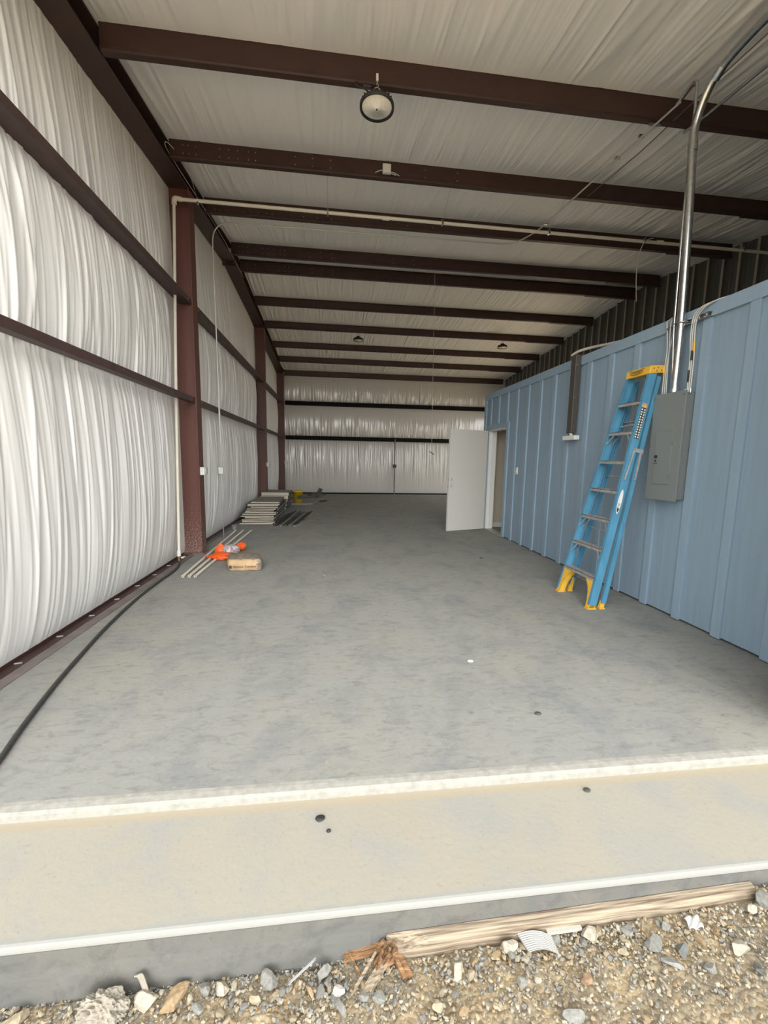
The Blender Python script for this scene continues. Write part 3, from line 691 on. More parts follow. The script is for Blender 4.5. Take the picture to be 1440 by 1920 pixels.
t = thing('conduit_mast', (3.0, 3.45, 2.02), 'large galvanised conduit rising from the panel and bending over at the roof', 'conduit')
MB().tube(smooth([(3.0, 3.45, 2.015), (3.0, 3.455, 2.65), (3.0, 3.50, 3.6), (3.0, 3.53, 4.08), (3.0, 3.52, 4.24), (3.0, 3.44, 4.40), (3.0, 3.33, 4.48), (3.0, 3.1, 4.515), (3.0, 2.7, 4.505), (3.0, 2.3, 4.47)], 6), .032, 16).build('pipe', 'galv', t)
MB().tube([(3.0, 3.525, 4.02), (3.0, 3.53, 4.10)], .036, 16).build('coupling', 'galv', t)
MB().tube([(3.0, 3.375, 4.448), (3.0, 3.31, 4.487)], .036, 16).build('coupling', 'galv', t)
MB().tube([(3.0, 3.45, 2.015), (3.0, 3.452, 2.06)], .042, 12).build('lock_ring', 'galv', t)

t = thing('strut_channel', (3.03, 3.43, 2.6), 'slotted galvanised strut channel screwed to the top trim of the blue wall behind the mast', 'bracket')
MB().box(3.028, 3.056, 3.205, 3.66, 2.600, 2.606).box(3.028, 3.056, 3.205, 3.66, 2.636, 2.641).box(3.05, 3.056, 3.205, 3.66, 2.60, 2.64).build('channel', 'galv', t)
m = MB(); m.tube([(3.0, 3.41, 2.62), (2.966, 3.42, 2.62), (2.962, 3.45, 2.62), (2.966, 3.49, 2.62), (3.0, 3.5, 2.62), (3.03, 3.5, 2.62)], .006, 6); m.tube([(3.03, 3.41, 2.62), (3.0, 3.41, 2.62)], .006, 6)
m.build('clamp', 'galv', t)
for y in (3.24, 3.31, 3.56, 3.62): MB().box(3.018, 3.03, y - .012, y + .012, 2.61, 2.63).build('clamp', 'galv', t)
def cable(pts, label, tape=None):
    t_ = thing('cable', pts[-1], label, 'cable', 'grey cables feeding the panel')
    MB().tube(smooth(pts), .0055, 6).build('sheath', 'wire', t_)
    for (a, b, mm) in tape or []: MB().tube([a, b], .0085, 6).build('tape', mm, t_)
X = 3.035; tz = 2.015
cable([(3.09, 3.66, 2.735), (X, 3.655, 2.69), (X - .01, 3.634, 2.60), (X - .01, 3.612, 2.43), (X - .01, 3.62, 2.275), (X - .02, 3.607, tz + .01)], 'grey cable farthest left above the panel, with a band of yellow tape', [((X - .015, 3.619, 2.28), (X - .016, 3.615, 2.22), 'yellow')])
cable([(3.09, 3.61, 2.735), (X, 3.60, 2.69), (X - .01, 3.60, 2.594), (X - .01, 3.588, 2.41), (X - .01, 3.60, 2.28), (X - .02, 3.583, tz)], 'plain grey cable second from the left above the panel')
cable([(3.09, 3.57, 2.735), (X, 3.562, 2.66), (X - .01, 3.568, 2.51), (X - .01, 3.588, 2.37), (X - .02, 3.56, tz)], 'plain grey cable close to the left side of the galvanised mast')
cable([(3.12, 3.10, 2.72), (X + .01, 3.25, 2.712), (X - .012, 3.345, 2.66), (X - .015, 3.361, 2.5), (X - .01, 3.348, 2.3), (X - .02, 3.33, tz)], 'grey cable nearest the mast on its right, with black tape low down', [((X - .013, 3.343, 2.2), (X - .016, 3.336, 2.10), 'black')])
cable([(3.12, 3.06, 2.72), (X + .01, 3.21, 2.712), (X - .012, 3.32, 2.66), (X - .015, 3.342, 2.5), (X - .01, 3.33, 2.3), (X - .02, 3.314, tz)], 'middle grey cable right of the mast, with black tape halfway', [((X - .011, 3.333, 2.36), (X - .012, 3.329, 2.28), 'black')])
cable([(3.12, 3.02, 2.72), (X + .01, 3.18, 2.712), (X - .012, 3.29, 2.66), (X - .015, 3.322, 2.55), (X - .01, 3.308, 2.3), (X - .02, 3.298, tz)], 'rightmost grey cable above the panel, with yellow tape', [((X - .014, 3.318, 2.44), (X - .012, 3.312, 2.35), 'yellow')])

# panel
t = thing('electrical_panel', (3.06, 3.45, 1.08), 'grey steel electrical panel with small inset door hung on the blue wall', 'panel')
MB().box(2.958, 3.079, 3.305, 3.60, 1.085, 2.01).build('box', 'panelgrey', t, bevel=.003)
MB().box(2.946, 2.958, 3.258, 3.612, 1.07, 2.025).build('cover', 'panelgrey', t, bevel=.002)
pd = MB().box(2.939, 2.946, 3.345, 3.535, 1.215, 1.685).build('panel_door', 'panelgrey', t, bevel=.002)
MB().box(2.934, 2.941, 3.342, 3.349, 1.56, 1.60).box(2.934, 2.941, 3.342, 3.349, 1.27, 1.31).build('hinge', 'galv', pd)
MB().box(2.934, 2.940, 3.50, 3.53, 1.45, 1.475).box(2.936, 2.940, 3.495, 3.534, 1.40, 1.405).build('latch', 'black', pd)
lg = MB().box(2.9365, 2.9395, 3.508, 3.522, 1.415, 1.435); lg.build('emblem', 'ink', pd)
for y in (3.276, 3.598):
    for z in (1.10, 1.55, 1.99): MB().tube([(2.942, y, z), (2.947, y, z)], .006, 8).build('screw', 'galv', t)
for y in (3.30, 3.33, 3.355): MB().tube([(X - .02, y - .005, 2.005), (X - .02, y - .005, 2.04)], .011, 8).build('cable_clamp', 'galv', t)

# line-set cover with its white outlet
t = thing('line_cover', (3.03, 5.08, 1.76), 'dark bronze line-set cover running down from the top of the blue wall', 'pipe cover')
MB().box(2.985, 3.058, 5.03, 5.135, 1.765, 2.735).build('cover', 'brown', t, bevel=.006)
for z in (1.85, 2.2, 2.6): MB().box(3.0, 3.01, 5.026, 5.031, z, z + .012).build('screw', 'galv', t)
t = thing('drain_outlet', (3.02, 5.06, 1.69), 'small white plastic outlet box with an angled stub below the bronze line cover', 'outlet box')
MB().box(2.985, 3.058, 4.945, 5.215, 1.68, 1.735).build('body', 'white', t, bevel=.003)
MB().tube([(3.01, 5.10, 1.79), (3.005, 5.03, 1.725)], .018, 10).build('stub', 'white', t)
tag(MB().tube(smooth([(2.99, 5.14, 2.742), (3.03, 5.05, 2.775), (3.12, 4.9, 2.79), (3.15, 4.6, 2.755), (3.2, 4.3, 2.735)]), .017, 10).build('insulated_line', mat('grey_pipe_foam', (.42, .40, .36), .7)), 'pale insulated line curving over the top edge of the blue wall above the bronze cover', 'pipe')

t = thing('light_switch', (3.075, 6.74, 1.18), 'white light switch plate on the blue wall between two battens right of the doorway', 'switch')
MB().box(3.068, 3.08, 6.70, 6.775, 1.175, 1.29).build('plate', 'white', t, bevel=.003)
MB().box(3.063, 3.069, 6.728, 6.747, 1.215, 1.25).build('toggle', 'white', t)

# ---------------------------------------------------------------- ceiling electrics
def bay_light(x, y, z, r, label, top):
    t_ = thing('high_bay_light', (x, y, z), label, 'light', 'round black high bay lights')
    MB().lathe([(r * .86, .012), (r, 0), (r, .028), (r * .93, .04), (r * .45, .05), (r * .42, .10), (r * .30, .115), (.001, .118)], (x, y, z), 36, close=False).build('housing', 'black', t_)
    fn = MB()
    for k in range(24):
        a = 2 * math.pi * k / 24; fn.bar((x + math.cos(a) * r * .40, y + math.sin(a) * r * .40, z + .068), (x + math.cos(a) * r * .90, y + math.sin(a) * r * .90, z + .046), .004, .03)
    fn.build('fins', 'black', t_)
    ln = MB().lathe([(r * .87, .012), (r * .80, .004), (r * .2, .002), (r * .19, -.004), (r * .06, -.004), (.0005, -.004)], (x, y, z), 36, close=False).build('lens', 'glass', t_)
    MB().lathe([(r * .06, -.0065), (.0005, -.0065)], (x, y, z), 14, close=False).build('sensor', 'black', ln)
    hk = MB(); hk.tube(smooth([(x - .03, y, z + .115), (x - .025, y, z + .15), (x, y, z + .165), (x + .025, y, z + .15), (x + .03, y, z + .115)]), .004, 6)
    hk.tube(smooth([(x, y, z + .16), (x + .012, y, z + .18), (x, y, z + .20), (x - .006, y, z + .18)]), .004, 6)
    hk.tube([(x, y, z + .2), (x, y, top)], .004, 6)
    hk.build('hook', 'galv', t_); return t_
t = bay_light(.352, 3.955, 4.385, .148, 'large near high bay light with a clear ribbed lens hung from the nearest purlin', 4.60)
m = MB().box(.342, .362, 3.952, 3.965, 4.60, 4.655); m.build('beam_clip', 'white', t)
MB().tube(smooth([(.30, 3.98, 4.52), (.24, 3.97, 4.54), (.20, 3.97, 4.55), (.165, 3.97, 4.57), (.18, 3.985, 4.60)]), .005, 6).build('cord', 'black', t)
MB().box(.235, .30, 3.99, 4.02, 4.575, 4.59).build('plug', 'strip', t)
r0 = bay_light(.63, 11.86, 4.60, .14, 'left one of the two small far high bay lights', 4.81)
dup(r0, (4.76, 11.86, 4.61), 'right one of the two small far high bay lights, nearer the ribbed wall')

t = thing('junction_box', (.605, 5.395, 4.80), 'small square white junction box with cable tails on the second purlin', 'junction box')
MB().box(.558, .656, 5.36, 5.400, 4.782, 4.880).build('box', 'white', t, bevel=.003)
for q in ([(.56, 5.375, 4.81), (.52, 5.37, 4.80), (.47, 5.37, 4.775)], [(.655, 5.375, 4.80), (.70, 5.37, 4.79), (.76, 5.37, 4.765)], [(.64, 5.375, 4.785), (.69, 5.37, 4.775), (.72, 5.37, 4.765)]): MB().tube(smooth(q), .005, 6).build('cable_tail', 'wire', t)
t = thing('hanging_cord', (1.9, 8.29, 5.0), 'very long thin cord hanging from the ridge with a small dark toggle on its end', 'cord')
MB().tube([(1.90, 8.29, 5.03), (1.95, 8.29, 1.56)], .003, 5).build('line', 'wire', t)
MB().bar((1.905, 8.29, 1.56), (2.005, 8.29, 1.50), .012, .014).build('toggle', 'black', t)
tag(MB().tube(smooth([(4.52, 5.87, 4.598), (4.465, 5.87, 4.585), (4.386, 5.87, 4.53), (4.329, 5.88, 4.36), (4.334, 5.9, 4.07), (4.373, 5.9, 3.74)]), .006, 6).build('cable', 'wire'), 'loose grey cable drooping from the cream pipe down toward the blue room roof', 'cable')
tag(MB().tube(smooth([(-1.80, 5.36, 4.80), (-1.86, 5.30, 4.83), (-1.88, 5.42, 4.80), (-1.85, 6.3, 4.84), (-1.85, 7.6, 4.97), (-1.85, 9.2, 5.0)]), .004, 5).build('cable', 'wire'), 'thin cable looped at the second purlin and following the rafter back', 'cable')

# outlets on the left side, back conduit
def outlet(loc, label, knob, sc=1.0):
    x, y, z = loc; t_ = thing('outlet_box', loc, label, 'outlet', 'small grey outlet boxes along the left wall')
    MB().box(x - .055 * sc, x + .02 * sc, y - .03, y + .03, z - .055 * sc, z + .055 * sc).build('box', 'white', t_, bevel=.004)
    if knob == 'cover': MB().box(x + .022 * sc, x + .045 * sc, y - .03, y + .03, z - .045 * sc, z + .045 * sc).build('cover', 'alu', t_, bevel=.004)
    else: MB().lathe([(.0005, 0), (.04, .002), (.045, .02), (.03, .045), (.0005, .048)], (0, 0, 0), 14, close=False).build('receptacle', 'black', t_).matrix_local = Matrix.Translation((.02, 0, 0)) @ Matrix.Rotation(R(90), 4, 'Y')
    return t_
outlet((-1.835, 6.10, 1.18), 'grey outlet box with a raised cover on the nearest column', 'cover')
outlet((-1.865, 7.19, 1.155), 'grey outlet box with a round black receptacle at the foot of the thin conduit', 'knob')
outlet((-1.83, 11.82, 1.18), 'outlet box on the middle column above the board pile', 'cover')
outlet((-1.84, 15.95, 1.19), 'tiny outlet box on the farthest corner column', 'cover')
t = thing('conduit', (2.32, 16.15, 0), 'dull conduit with a small box standing against the middle of the back wall', 'conduit')
MB().tube([(2.34, 16.14, 0), (2.33, 16.14, 2.15)], .024, 8).build('pipe', mat('dull_grey_conduit', (.16, .16, .155), .5, metal=.5), t)
MB().box(2.27, 2.40, 16.10, 16.16, 1.05, 1.18).build('box', 'strip', t)

# ---------------------------------------------------------------- ladder
TH = math.atan2(.2116, 1.0); ux = Vector((math.sin(TH), 0, math.cos(TH))); vx = Vector((math.cos(TH), 0, -math.sin(TH)))
SL = 2.298
def yn(s): return 3.540 + (3.628 - 3.540) * s / SL       # outer face of near rail
def yf_(s): return 4.125 + (3.930 - 4.125) * s / SL      # outer face of far rail
def LP(s, v, y): p = Vector((2.412, 0, .016)) + ux * s + vx * v; return Vector((p.x, y, p.z))
t = thing('step_ladder', (2.6, 3.83, 0), 'blue fibreglass step ladder with yellow cap and boots leaning folded on the blue wall', 'ladder')
def rail(side, v0a, v1a, v0b, v1b, s0, s1, fl=.028, web=.004):
    """channel rail; v..a at foot, v..b at head"""
    m_ = MB(); Y = yn if side < 0 else yf_; sg = 1 if side < 0 else -1
    def blk(va0, va1, vb0, vb1, o0, o1):
        m_.hexa([LP(s0, va0, Y(s0) + sg * o0), LP(s0, va1, Y(s0) + sg * o0), LP(s0, va1, Y(s0) + sg * o1), LP(s0, va0, Y(s0) + sg * o1)],
                [LP(s1, vb0, Y(s1) + sg * o0), LP(s1, vb1, Y(s1) + sg * o0), LP(s1, vb1, Y(s1) + sg * o1), LP(s1, vb0, Y(s1) + sg * o1)])
    blk(v0a, v1a, v0b, v1b, 0, web)
    blk(v0a, v0a + web, v0b, v0b + web, 0, fl); blk(v1a - web, v1a, v1b - web, v1b, 0, fl)
    return m_
rl = []
for sd_, nm_ in ((-1, 'near'), (1, 'far')):
    a = rail(sd_, 0, .080, 0, .080, .03, SL).build('front_rail', 'ladder', t, bevel=.0015); rl.append(a)
    rail(sd_, .122, .172, .090, .132, .03 + .04, SL - .04).build('rear_rail', 'ladder', t, bevel=.0015)
for k in range(1, 8):
    s = .2865 * k; a = LP(s, .0, 0); m = MB(); y0, y1 = yn(s) + .005, yf_(s) - .005
    m.box(a.x - .002, a.x + .078, y0, y1, a.z - .004, a.z)
    m.box(a.x - .002, a.x + .002, y0, y1, a.z - .030, a.z); m.box(a.x + .074, a.x + .078, y0, y1, a.z - .030, a.z)
    for q in range(5): m.box(a.x + .008 + q * .015, a.x + .012 + q * .015, y0, y1, a.z, a.z + .003)
    m.build('step', 'alu', t)
    if k in (1, 2, 3, 6):
        for sg, Y in ((1, yn), (-1, yf_)):
            for vv in (.006, .066):
                p0 = LP(s, vv, Y(s) + sg * .10); p0.z = a.z - .02; p1 = LP(s - .13, vv, Y(s - .13) + sg * .008)
                if k > 1: MB().bar(p0, p1, .010, .004, (1, 0, 0)).build('brace', 'alu', t)
# rear horizontals
for s in (.20, .75, 1.3, 1.85):
    va = .122 + (.090 - .122) * s / SL; m = MB()
    m.bar(LP(s, va + .02, yn(s) + .006), LP(s, va + .02, yf_(s) - .006), .024, .006, ux); m.build('rear_brace', 'alu', t)
# boots
for Y, sg in ((yn, 1), (yf_, -1)):
    m = MB()
    prof = [(0, 0), (.050, 0), (.052, .06), (.062, .12), (.085, .18), (.125, .235), (.16, .262), (.0, .262)]
    def BP(yy_, z, v): ss = max(z, 0) / math.cos(TH); return LP(ss, v, Y(ss) + sg * (.0055 + yy_))
    for (vA, vB) in ((.005, .012), (.066, .075)):
        A = [BP(yy_, z, vA) for yy_, z in prof]; B = [BP(yy_, z, vB) for yy_, z in prof]
        n = len(A); m.add(A + B, [tuple(range(n)), tuple(reversed(range(n, 2 * n)))] + [(i, (i + 1) % n, n + (i + 1) % n, n + i) for i in range(n)])
    A = [BP(yy_, z, .006) for yy_, z in prof[1:7]]; B = [BP(yy_, z, .074) for yy_, z in prof[1:7]]
    A2 = [BP(yy_ - .006, z, .006) for yy_, z in prof[1:7]]; B2 = [BP(yy_ - .006, z, .074) for yy_, z in prof[1:7]]
    n = len(A); m.add(A + B + A2 + B2, [(i, i + 1, n + i + 1, n + i) for i in range(n - 1)] + [(2 * n + i, 2 * n + i + 1, 3 * n + i + 1, 3 * n + i) for i in range(n - 1)])
    q = LP(0, 0, 0); ys = Y(0); m.box(q.x - .004, q.x + .084, min(ys - sg * .003, ys + sg * .055), max(ys - sg * .003, ys + sg * .055), 0, .012)
    m.build('boot', 'yellow', t)
    q = LP(0, .122, 0); m = MB(); m.box(q.x - .002, q.x + .052, min(ys - sg * .003, ys + sg * .045), max(ys - sg * .003, ys + sg * .045), 0, .014)
    m.hexa([(q.x + .004, ys + sg * .008, .014), (q.x + .048, ys + sg * .008, .014), (q.x + .048, ys + sg * .04, .014), (q.x + .004, ys + sg * .04, .014)], [(q.x + .034, ys + sg * .014, .15), (q.x + .075, ys + sg * .014, .15), (q.x + .075, ys + sg * .026, .15), (q.x + .034, ys + sg * .026, .15)])
    m.build('rear_boot', 'yellow', t)
# cap
cpm = MB(); cz = LP(SL, 0, 0).z
cx0 = LP(SL, 0, 0).x - .010
cap_pts = [(cx0, cz - .035), (cx0 + .006, cz + .035), (cx0 + .168, cz + .045), (cx0 + .174, cz - .022)]
def capq(y, ins=0): return [(cx0 + ins, y, cz - .042), (cx0 + .146, y, cz - .030), (cx0 + .144, y, cz + .040), (cx0 + .006 + ins, y, cz + .030)]
ya, yb_ = yn(SL) - .010, yf_(SL) + .010
cpm.hexa(capq(ya), capq(yb_))
cap = cpm.build('cap', 'yellow', t, bevel=.006)
for (xx, zz_) in ((.04, .005), (.08, .012), (.07, -.018), (.118, -.01)): MB().tube([(cx0 + xx, ya - .002, cz + zz_), (cx0 + xx, ya + .001, cz + zz_)], .0055, 8).build('rivet', 'strip', cap)
# oval emblem with lettering on the front of the cap (faces the room)
cyc = (ya + yb_) / 2 + .01
def capf(u, v): return (cx0 - .0016 + (v + .0) * .085, cyc - u, cz - .006 + v)
m = MB(); n = 40
for (ra_, rb_) in (((.085, .021), (.080, .0165)), ((.074, .014), (.072, .0125))):
    A = [capf(ra_[0] * math.cos(2 * math.pi * k / n), ra_[1] * math.sin(2 * math.pi * k / n)) for k in range(n)]
    B = [capf(rb_[0] * math.cos(2 * math.pi * k / n), rb_[1] * math.sin(2 * math.pi * k / n)) for k in range(n)]
    m.add(A + B, [(k, (k + 1) % n, n + (k + 1) % n, n + k) for k in range(n)])
m.add([capf(-.10, .022), capf(-.055, .022), capf(-.055, .026), capf(-.10, .026)], [(0, 1, 2, 3)]); m.add([capf(.05, .021), capf(.10, .021), capf(.10, .026), capf(.05, .026)], [(0, 1, 2, 3)])
m.build('emblem', 'ink', cap)
text_mb('WERNER', .026, lambda u, v: capf(u, v)).build('lettering', 'ink', cap)
# spreader folded on the outer side of the near rail
m = MB(); s = 1.55; y = yn(s) - .006
m.hexa([LP(s - .018, .040, y), LP(s - .018, .142, y), LP(s - .018, .142, y + .006), LP(s - .018, .040, y + .006)], [LP(s + .018, .040, y), LP(s + .018, .142, y), LP(s + .018, .142, y + .006), LP(s + .018, .040, y + .006)])
m.build('spreader_bracket', 'alu', t); m = MB()
m.bar(LP(s - .01, .045, y - .004), LP(s - .29, .022, y - .016), .015, .006, (0, 1, 0)); m.build('spreader', 'alu', t); m = MB(); m.bar(LP(s - .01, .115, y - .004), LP(s - .27, .128, y - .012), .017, .006, (0, 1, 0))
m.build('spreader', 'alu', t)
s = 1.82; m = MB()
m.bar(LP(s, .10, yn(s) + .02), LP(s - .02, .10, yf_(s) - .02), .02, .012, ux); m.bar(LP(s, .10, yn(s) + .10), LP(s - .14, .13, yn(s) + .06), .01, .006, (0, 1, 0)); m.bar(LP(s, .10, yf_(s) - .08), LP(s - .14, .13, yf_(s) - .03), .01, .006, (0, 1, 0))
m.build('spreader', 'alu', t)
# stickers on the near front rail's outer face
def RF(s, v): return tuple(LP(s, v, yn(s) - .0012))
def quad(m_, s0, s1, v0, v1, mi=0, off=0):
    pts = [RF(s0, v0), RF(s0, v1), RF(s1, v1), RF(s1, v0)]; m_.add([(p_[0], p_[1] - off, p_[2]) for p_ in pts], [(0, 1, 2, 3)], mi)
m = MB(); quad(m, 1.655, 1.945, .014, .062, 0)
for k in range(12):
    for c_ in range(2):
        s0 = 1.662 + k * .0235; v0 = .018 + c_ * .022
        quad(m, s0, s0 + .014, v0 + (.004 if c_ else 0), v0 + (.018 if c_ else .014), 1, .0006)
m.build('safety_sticker', ['ink', 'white'], rl[0])
m = MB(); quad(m, 1.947, 1.985, .014, .062, 0); 
for k in range(3): quad(m, 1.970, 1.980, .020 + k * .013, .028 + k * .013, 1, .0006)
quad(m, 1.952, 1.966, .024, .030, 1, .0006); quad(m, 1.952, 1.966, .036, .055, 2, .0006)
m.build('warning_label', [mat('orange_label', (.7, .42, .15), .5), mat('red_print', (.5, .06, .03), .5), 'yellow'], rl[0])
m = MB(); n = 36
def OV(a, b, off): return [(p_[0], p_[1] - off, p_[2]) for p_ in [RF(1.05 + a * math.sin(2 * math.pi * k / n), .040 + b * math.cos(2 * math.pi * k / n)) for k in range(n)]]
m.add(OV(.118, .020, 0), [tuple(range(n))], 0)
m.add([(p_[0], p_[1] - .0006, p_[2]) for p_ in [RF(.945, .0385), RF(.970, .030), RF(.995, .0265), RF(.985, .040), RF(.995, .0535), RF(.970, .050)]], [(0, 1, 2, 3, 4, 5)], 1)
m.build('oval_badge', ['white', 'ink'], rl[0])
text_mb('WE', .030, lambda u, v: tuple(Vector(RF(1.015 + u, .040 - v)) + Vector((0, -.0007, 0)))).build('lettering', 'ink', rl[0])

# ---------------------------------------------------------------- things on the floor, left
pp = [((-1.733, 4.848), (-1.835, 7.90), 'leftmost of the three cream pipes, closest to the wall'), ((-1.661, 4.844), (-1.70, 7.89), 'middle one of the three cream pipes'), ((-1.595, 4.84), (-1.555, 7.888), 'rightmost of the three cream pipes, nearest the kraft bag')]
for (a, b, lb) in pp:
    tag(MB().tube([(a[0], a[1], .0165), (b[0], b[1], .0165)], .0165, 12, hollow=.68).build('plastic_pipe', 'pvc'), lb + ', lying on the concrete', 'pipe', 'cream plastic pipes on the floor')

def blob(center, rad, seed, namp=.18, nsc=3.0, flat=None, sub=4, boxy=1.0):
    """closed crumpled body; boxy<1 pushes the sphere toward a box"""
    bm = bmesh.new(); bmesh.ops.create_icosphere(bm, subdivisions=sub, radius=1.0)
    r = np.random.RandomState(seed); K = r.normal(size=(14, 3)) * nsc; ph = r.rand(14) * 6.28; am = r.rand(14)
    vs = []
    for v in bm.verts:
        c = np.array(v.co); mx = np.max(np.abs(c)); c2 = c / mx * (1 - boxy) + c * boxy if boxy < 1 else c
        d_ = (np.abs(np.sin(K @ c + ph)) * am).sum() / am.sum() - .6
        c2 = c2 * (1 + namp * d_); p_ = [c2[i] * rad[i] for i in range(3)]
        if flat is not None: p_[2] = max(p_[2], -flat)
        vs.append((center[0] + p_[0], center[1] + p_[1], center[2] + p_[2]))
    fs = [tuple(v.index for v in f_.verts) for f_ in bm.faces]; bm.free(); return vs, fs
t = thing('plastic_bag', (-1.58, 5.95, 0), 'crumpled bright orange plastic bag with clear wrapping on the cream pipes', 'bag')
def crumple(c, rad, seed, taper=None, flat=.5, namp=.35, nsc=7, mm='orange', nm='bag_body'):
    v_, f_ = blob((0, 0, 0), (1, 1, 1), seed, namp, nsc, None, 4)
    out = []
    for x, y, z in v_:
        k = 1.0
        if taper == 'left': k = max(.12, min(1, (x + 1.25) / 1.1))
        if taper == 'up': k = max(.10, min(1, (1.15 - z) / 1.25))
        X_, Y_, Z_ = (x, y * k, z * k) if taper == 'left' else ((x * k, y * k, z) if taper == 'up' else (x, y, z))
        out.append((c[0] + X_ * rad[0], c[1] + Y_ * rad[1], max(.002, c[2] + Z_ * rad[2])))
    MB().add(out, f_, 0, False).build(nm, mm, t)
crumple((-1.53, 5.70, .045), (.20, .10, .050), 4, 'left', namp=.6)
crumple((-1.60, 5.95, .085), (.085, .05, .10), 8, 'up', nm='flap', namp=.6)
crumple((-1.47, 5.98, .07), (.12, .12, .075), 12, None, mm=mat('milky_plastic', (.62, .56, .56), .3, noise=.6, nscale=30, col2=(.22, .15, .15)), nm='clear_wrap', namp=.5, nsc=8)
crumple((-1.375, 6.20, .075), (.07, .06, .055), 15, None, nm='flap', namp=.6)

def sackpts(x0, x1, y0, y1, h, seed, rot):
    pass
t = thing('cement_bag', (-1.14, 5.28, 0), 'kraft paper cement sack with stained top lying on the floor beside the orange bag', 'bag')
v_, f_ = blob((0, 0, 0), (.215, .225, .075), 21, .06, 3.5, None, 4, .28)
Rz = Matrix.Rotation(R(3), 3, 'Z'); mb = MB()
vv = []
for x, y, z in v_:
    z = max(z, -.068); z2 = z + .068
    if z2 > .1: z2 += .006 * math.sin(x * 40) * math.cos(y * 33)
    p_ = Rz @ Vector((x - (.035 * y / .2), y, z2)); vv.append((p_.x - 1.137, p_.y + 5.30, p_.z))
mb.add(vv, f_, 0, True)
for i, fc in enumerate(mb.f):
    c = sum((Vector(mb.v[j]) for j in fc), Vector()) / len(fc)
    nrm_ = (Vector(mb.v[fc[1]]) - Vector(mb.v[fc[0]])).cross(Vector(mb.v[fc[2]]) - Vector(mb.v[fc[0]])).normalized()
    if (abs(nrm_.z) > .6 and c.y > 5.14) or c.x > -.945 or c.y > 5.3: mb.mi[i] = 1
sack = mb.build('sack', ['kraft', 'kraftd'], t)
def bagf(u, v): p_ = Rz @ Vector((u - .0, -.2345, v + .062)); return (p_.x - 1.137 + .034, p_.y + 5.30, p_.z)
text_mb('Alamor Cement', .042, bagf).build('lettering', 'ink', t)
m = MB(); m.add([bagf(u, v) for u, v in ((-.182, -.018), (-.150, -.018), (-.150, .016), (-.182, .016))], [(0, 1, 2, 3)]); m.build('emblem', 'ink', t)

tag(MB().lathe([(.040, 0), (.050, .11), (.047, .11), (.037, .006), (.0005, .006)], (-1.885, 7.98, 0), 20).build('cup', mat('clear_grey_plastic', (.16, .16, .16), .3)), 'small smoky plastic cup at the far end of the cream pipes by the wall', 'cup')

# pile of boards
n_b = 13
for k in range(n_b):
    L = 1.36 + rng.uniform(-.08, .04); zb0 = .0275 * k; y0 = 8.70 + .085 * k + rng.uniform(-.03, .03); dx = rng.uniform(-.035, .035) + (.03 if k > 8 else 0)
    mb = MB(); hx_, th_ = .325 + rng.uniform(-.03, .03), .019
    cx_ = -1.615 + dx
    mb.box(-hx_, hx_, 0, L, 0, th_, 2)
    mb.mi = [1, 1, 0, 0, 2, 2]
    pos = ['bottom board of the near pile, resting on the concrete'] + ['board %s' % s_ for s_ in ('just above the bottom one of the near pile', 'third from the bottom of the near pile', 'fourth from the bottom of the near pile', 'fifth from the bottom of the near pile', 'sixth from the bottom of the near pile', 'in the exact middle of the near pile', 'one above the middle of the near pile', 'fifth from the top of the near pile', 'fourth from the top of the near pile', 'third from the top of the near pile', 'just under the top one of the near pile')] + ['top board of the near pile, its dusty face showing']
    o = mb.build('board', ['cream', 'greyboard', 'strip'])
    o.location = (cx_, y0, zb0 + .002); o.rotation_euler = (0, R(rng.uniform(-.7, .7)), R(rng.uniform(-4, 4)))
    tag(o, 'cream-edged %s' % pos[k], 'board', 'cream-edged boards piled by the left wall')
for k in range(5):
    mb = MB(); mb.box(-.36, .36, 0, 1.0, 0, .082); mb.mi = [1, 1, 0, 0, 2, 2]
    o = mb.build('board', ['cream', 'greyboard', 'strip']); o.location = (-1.66 + .015 * k, 11.2 + .05 * k, .002 + .088 * k)
    o.rotation_euler = (0, 0, R([-2, 3, -1, 2, 0][k]))
    tag(o, 'cream board of the far pile, %s' % ['lowest one', 'second from the bottom', 'middle one', 'second from the top', 'topmost one'][k], 'board', 'cream boards piled farther back by the left wall')
# dark strips beside the pile
sl = ['closest to the board pile', 'second out from the board pile', 'third out from the board pile', 'fourth out', 'in the middle', 'just past the middle', 'fifth from the outside', 'fourth from the outside', 'third from the outside', 'second from the outside']
for k in range(10):
    x0 = -1.215 + .044 * k; x1 = -1.12 + .058 * k
    m = MB(); ys_ = [8.42 + .07 * (k % 3), 9.2, 9.9, 10.4 + .12 * ((k * 7) % 5)]; b_ = .02 * math.sin(k * 2.1); q = []
    for a_2, yy in enumerate(ys_): q.append((x0 + (x1 - x0) * a_2 / 3 + b_ * (1 if a_2 % 2 else -1) * .4, yy, .012))
    for i in range(3): m.bar(q[i], q[i + 1], .026 + .006 * (k % 2), .020)
    o = m.build('metal_strip', ['strip', 'black', 'strip', 'greyboard'][k % 4])
    tag(o, 'dark grey strip lying beside the board pile, %s' % sl[k], 'strip', 'dark strips beside the board pile')
for k in range(7):
    y0 = 8.62 + .13 * k; z0_ = .012 + .045 * k
    o = MB().bar((-1.262 + .010 * (k % 2), y0, z0_), (-1.250 + .008 * (k % 3), y0 + 1.5, z0_ + .02), .02, .024).build('metal_strip', ['black', 'strip', 'greyboard'][k % 3])
    tag(o, 'dark strip stacked against the right side of the board pile, %s' % ['lowest', 'second lowest', 'third lowest', 'middle', 'third highest', 'second highest', 'highest'][k], 'strip', 'dark strips stacked against the board pile')
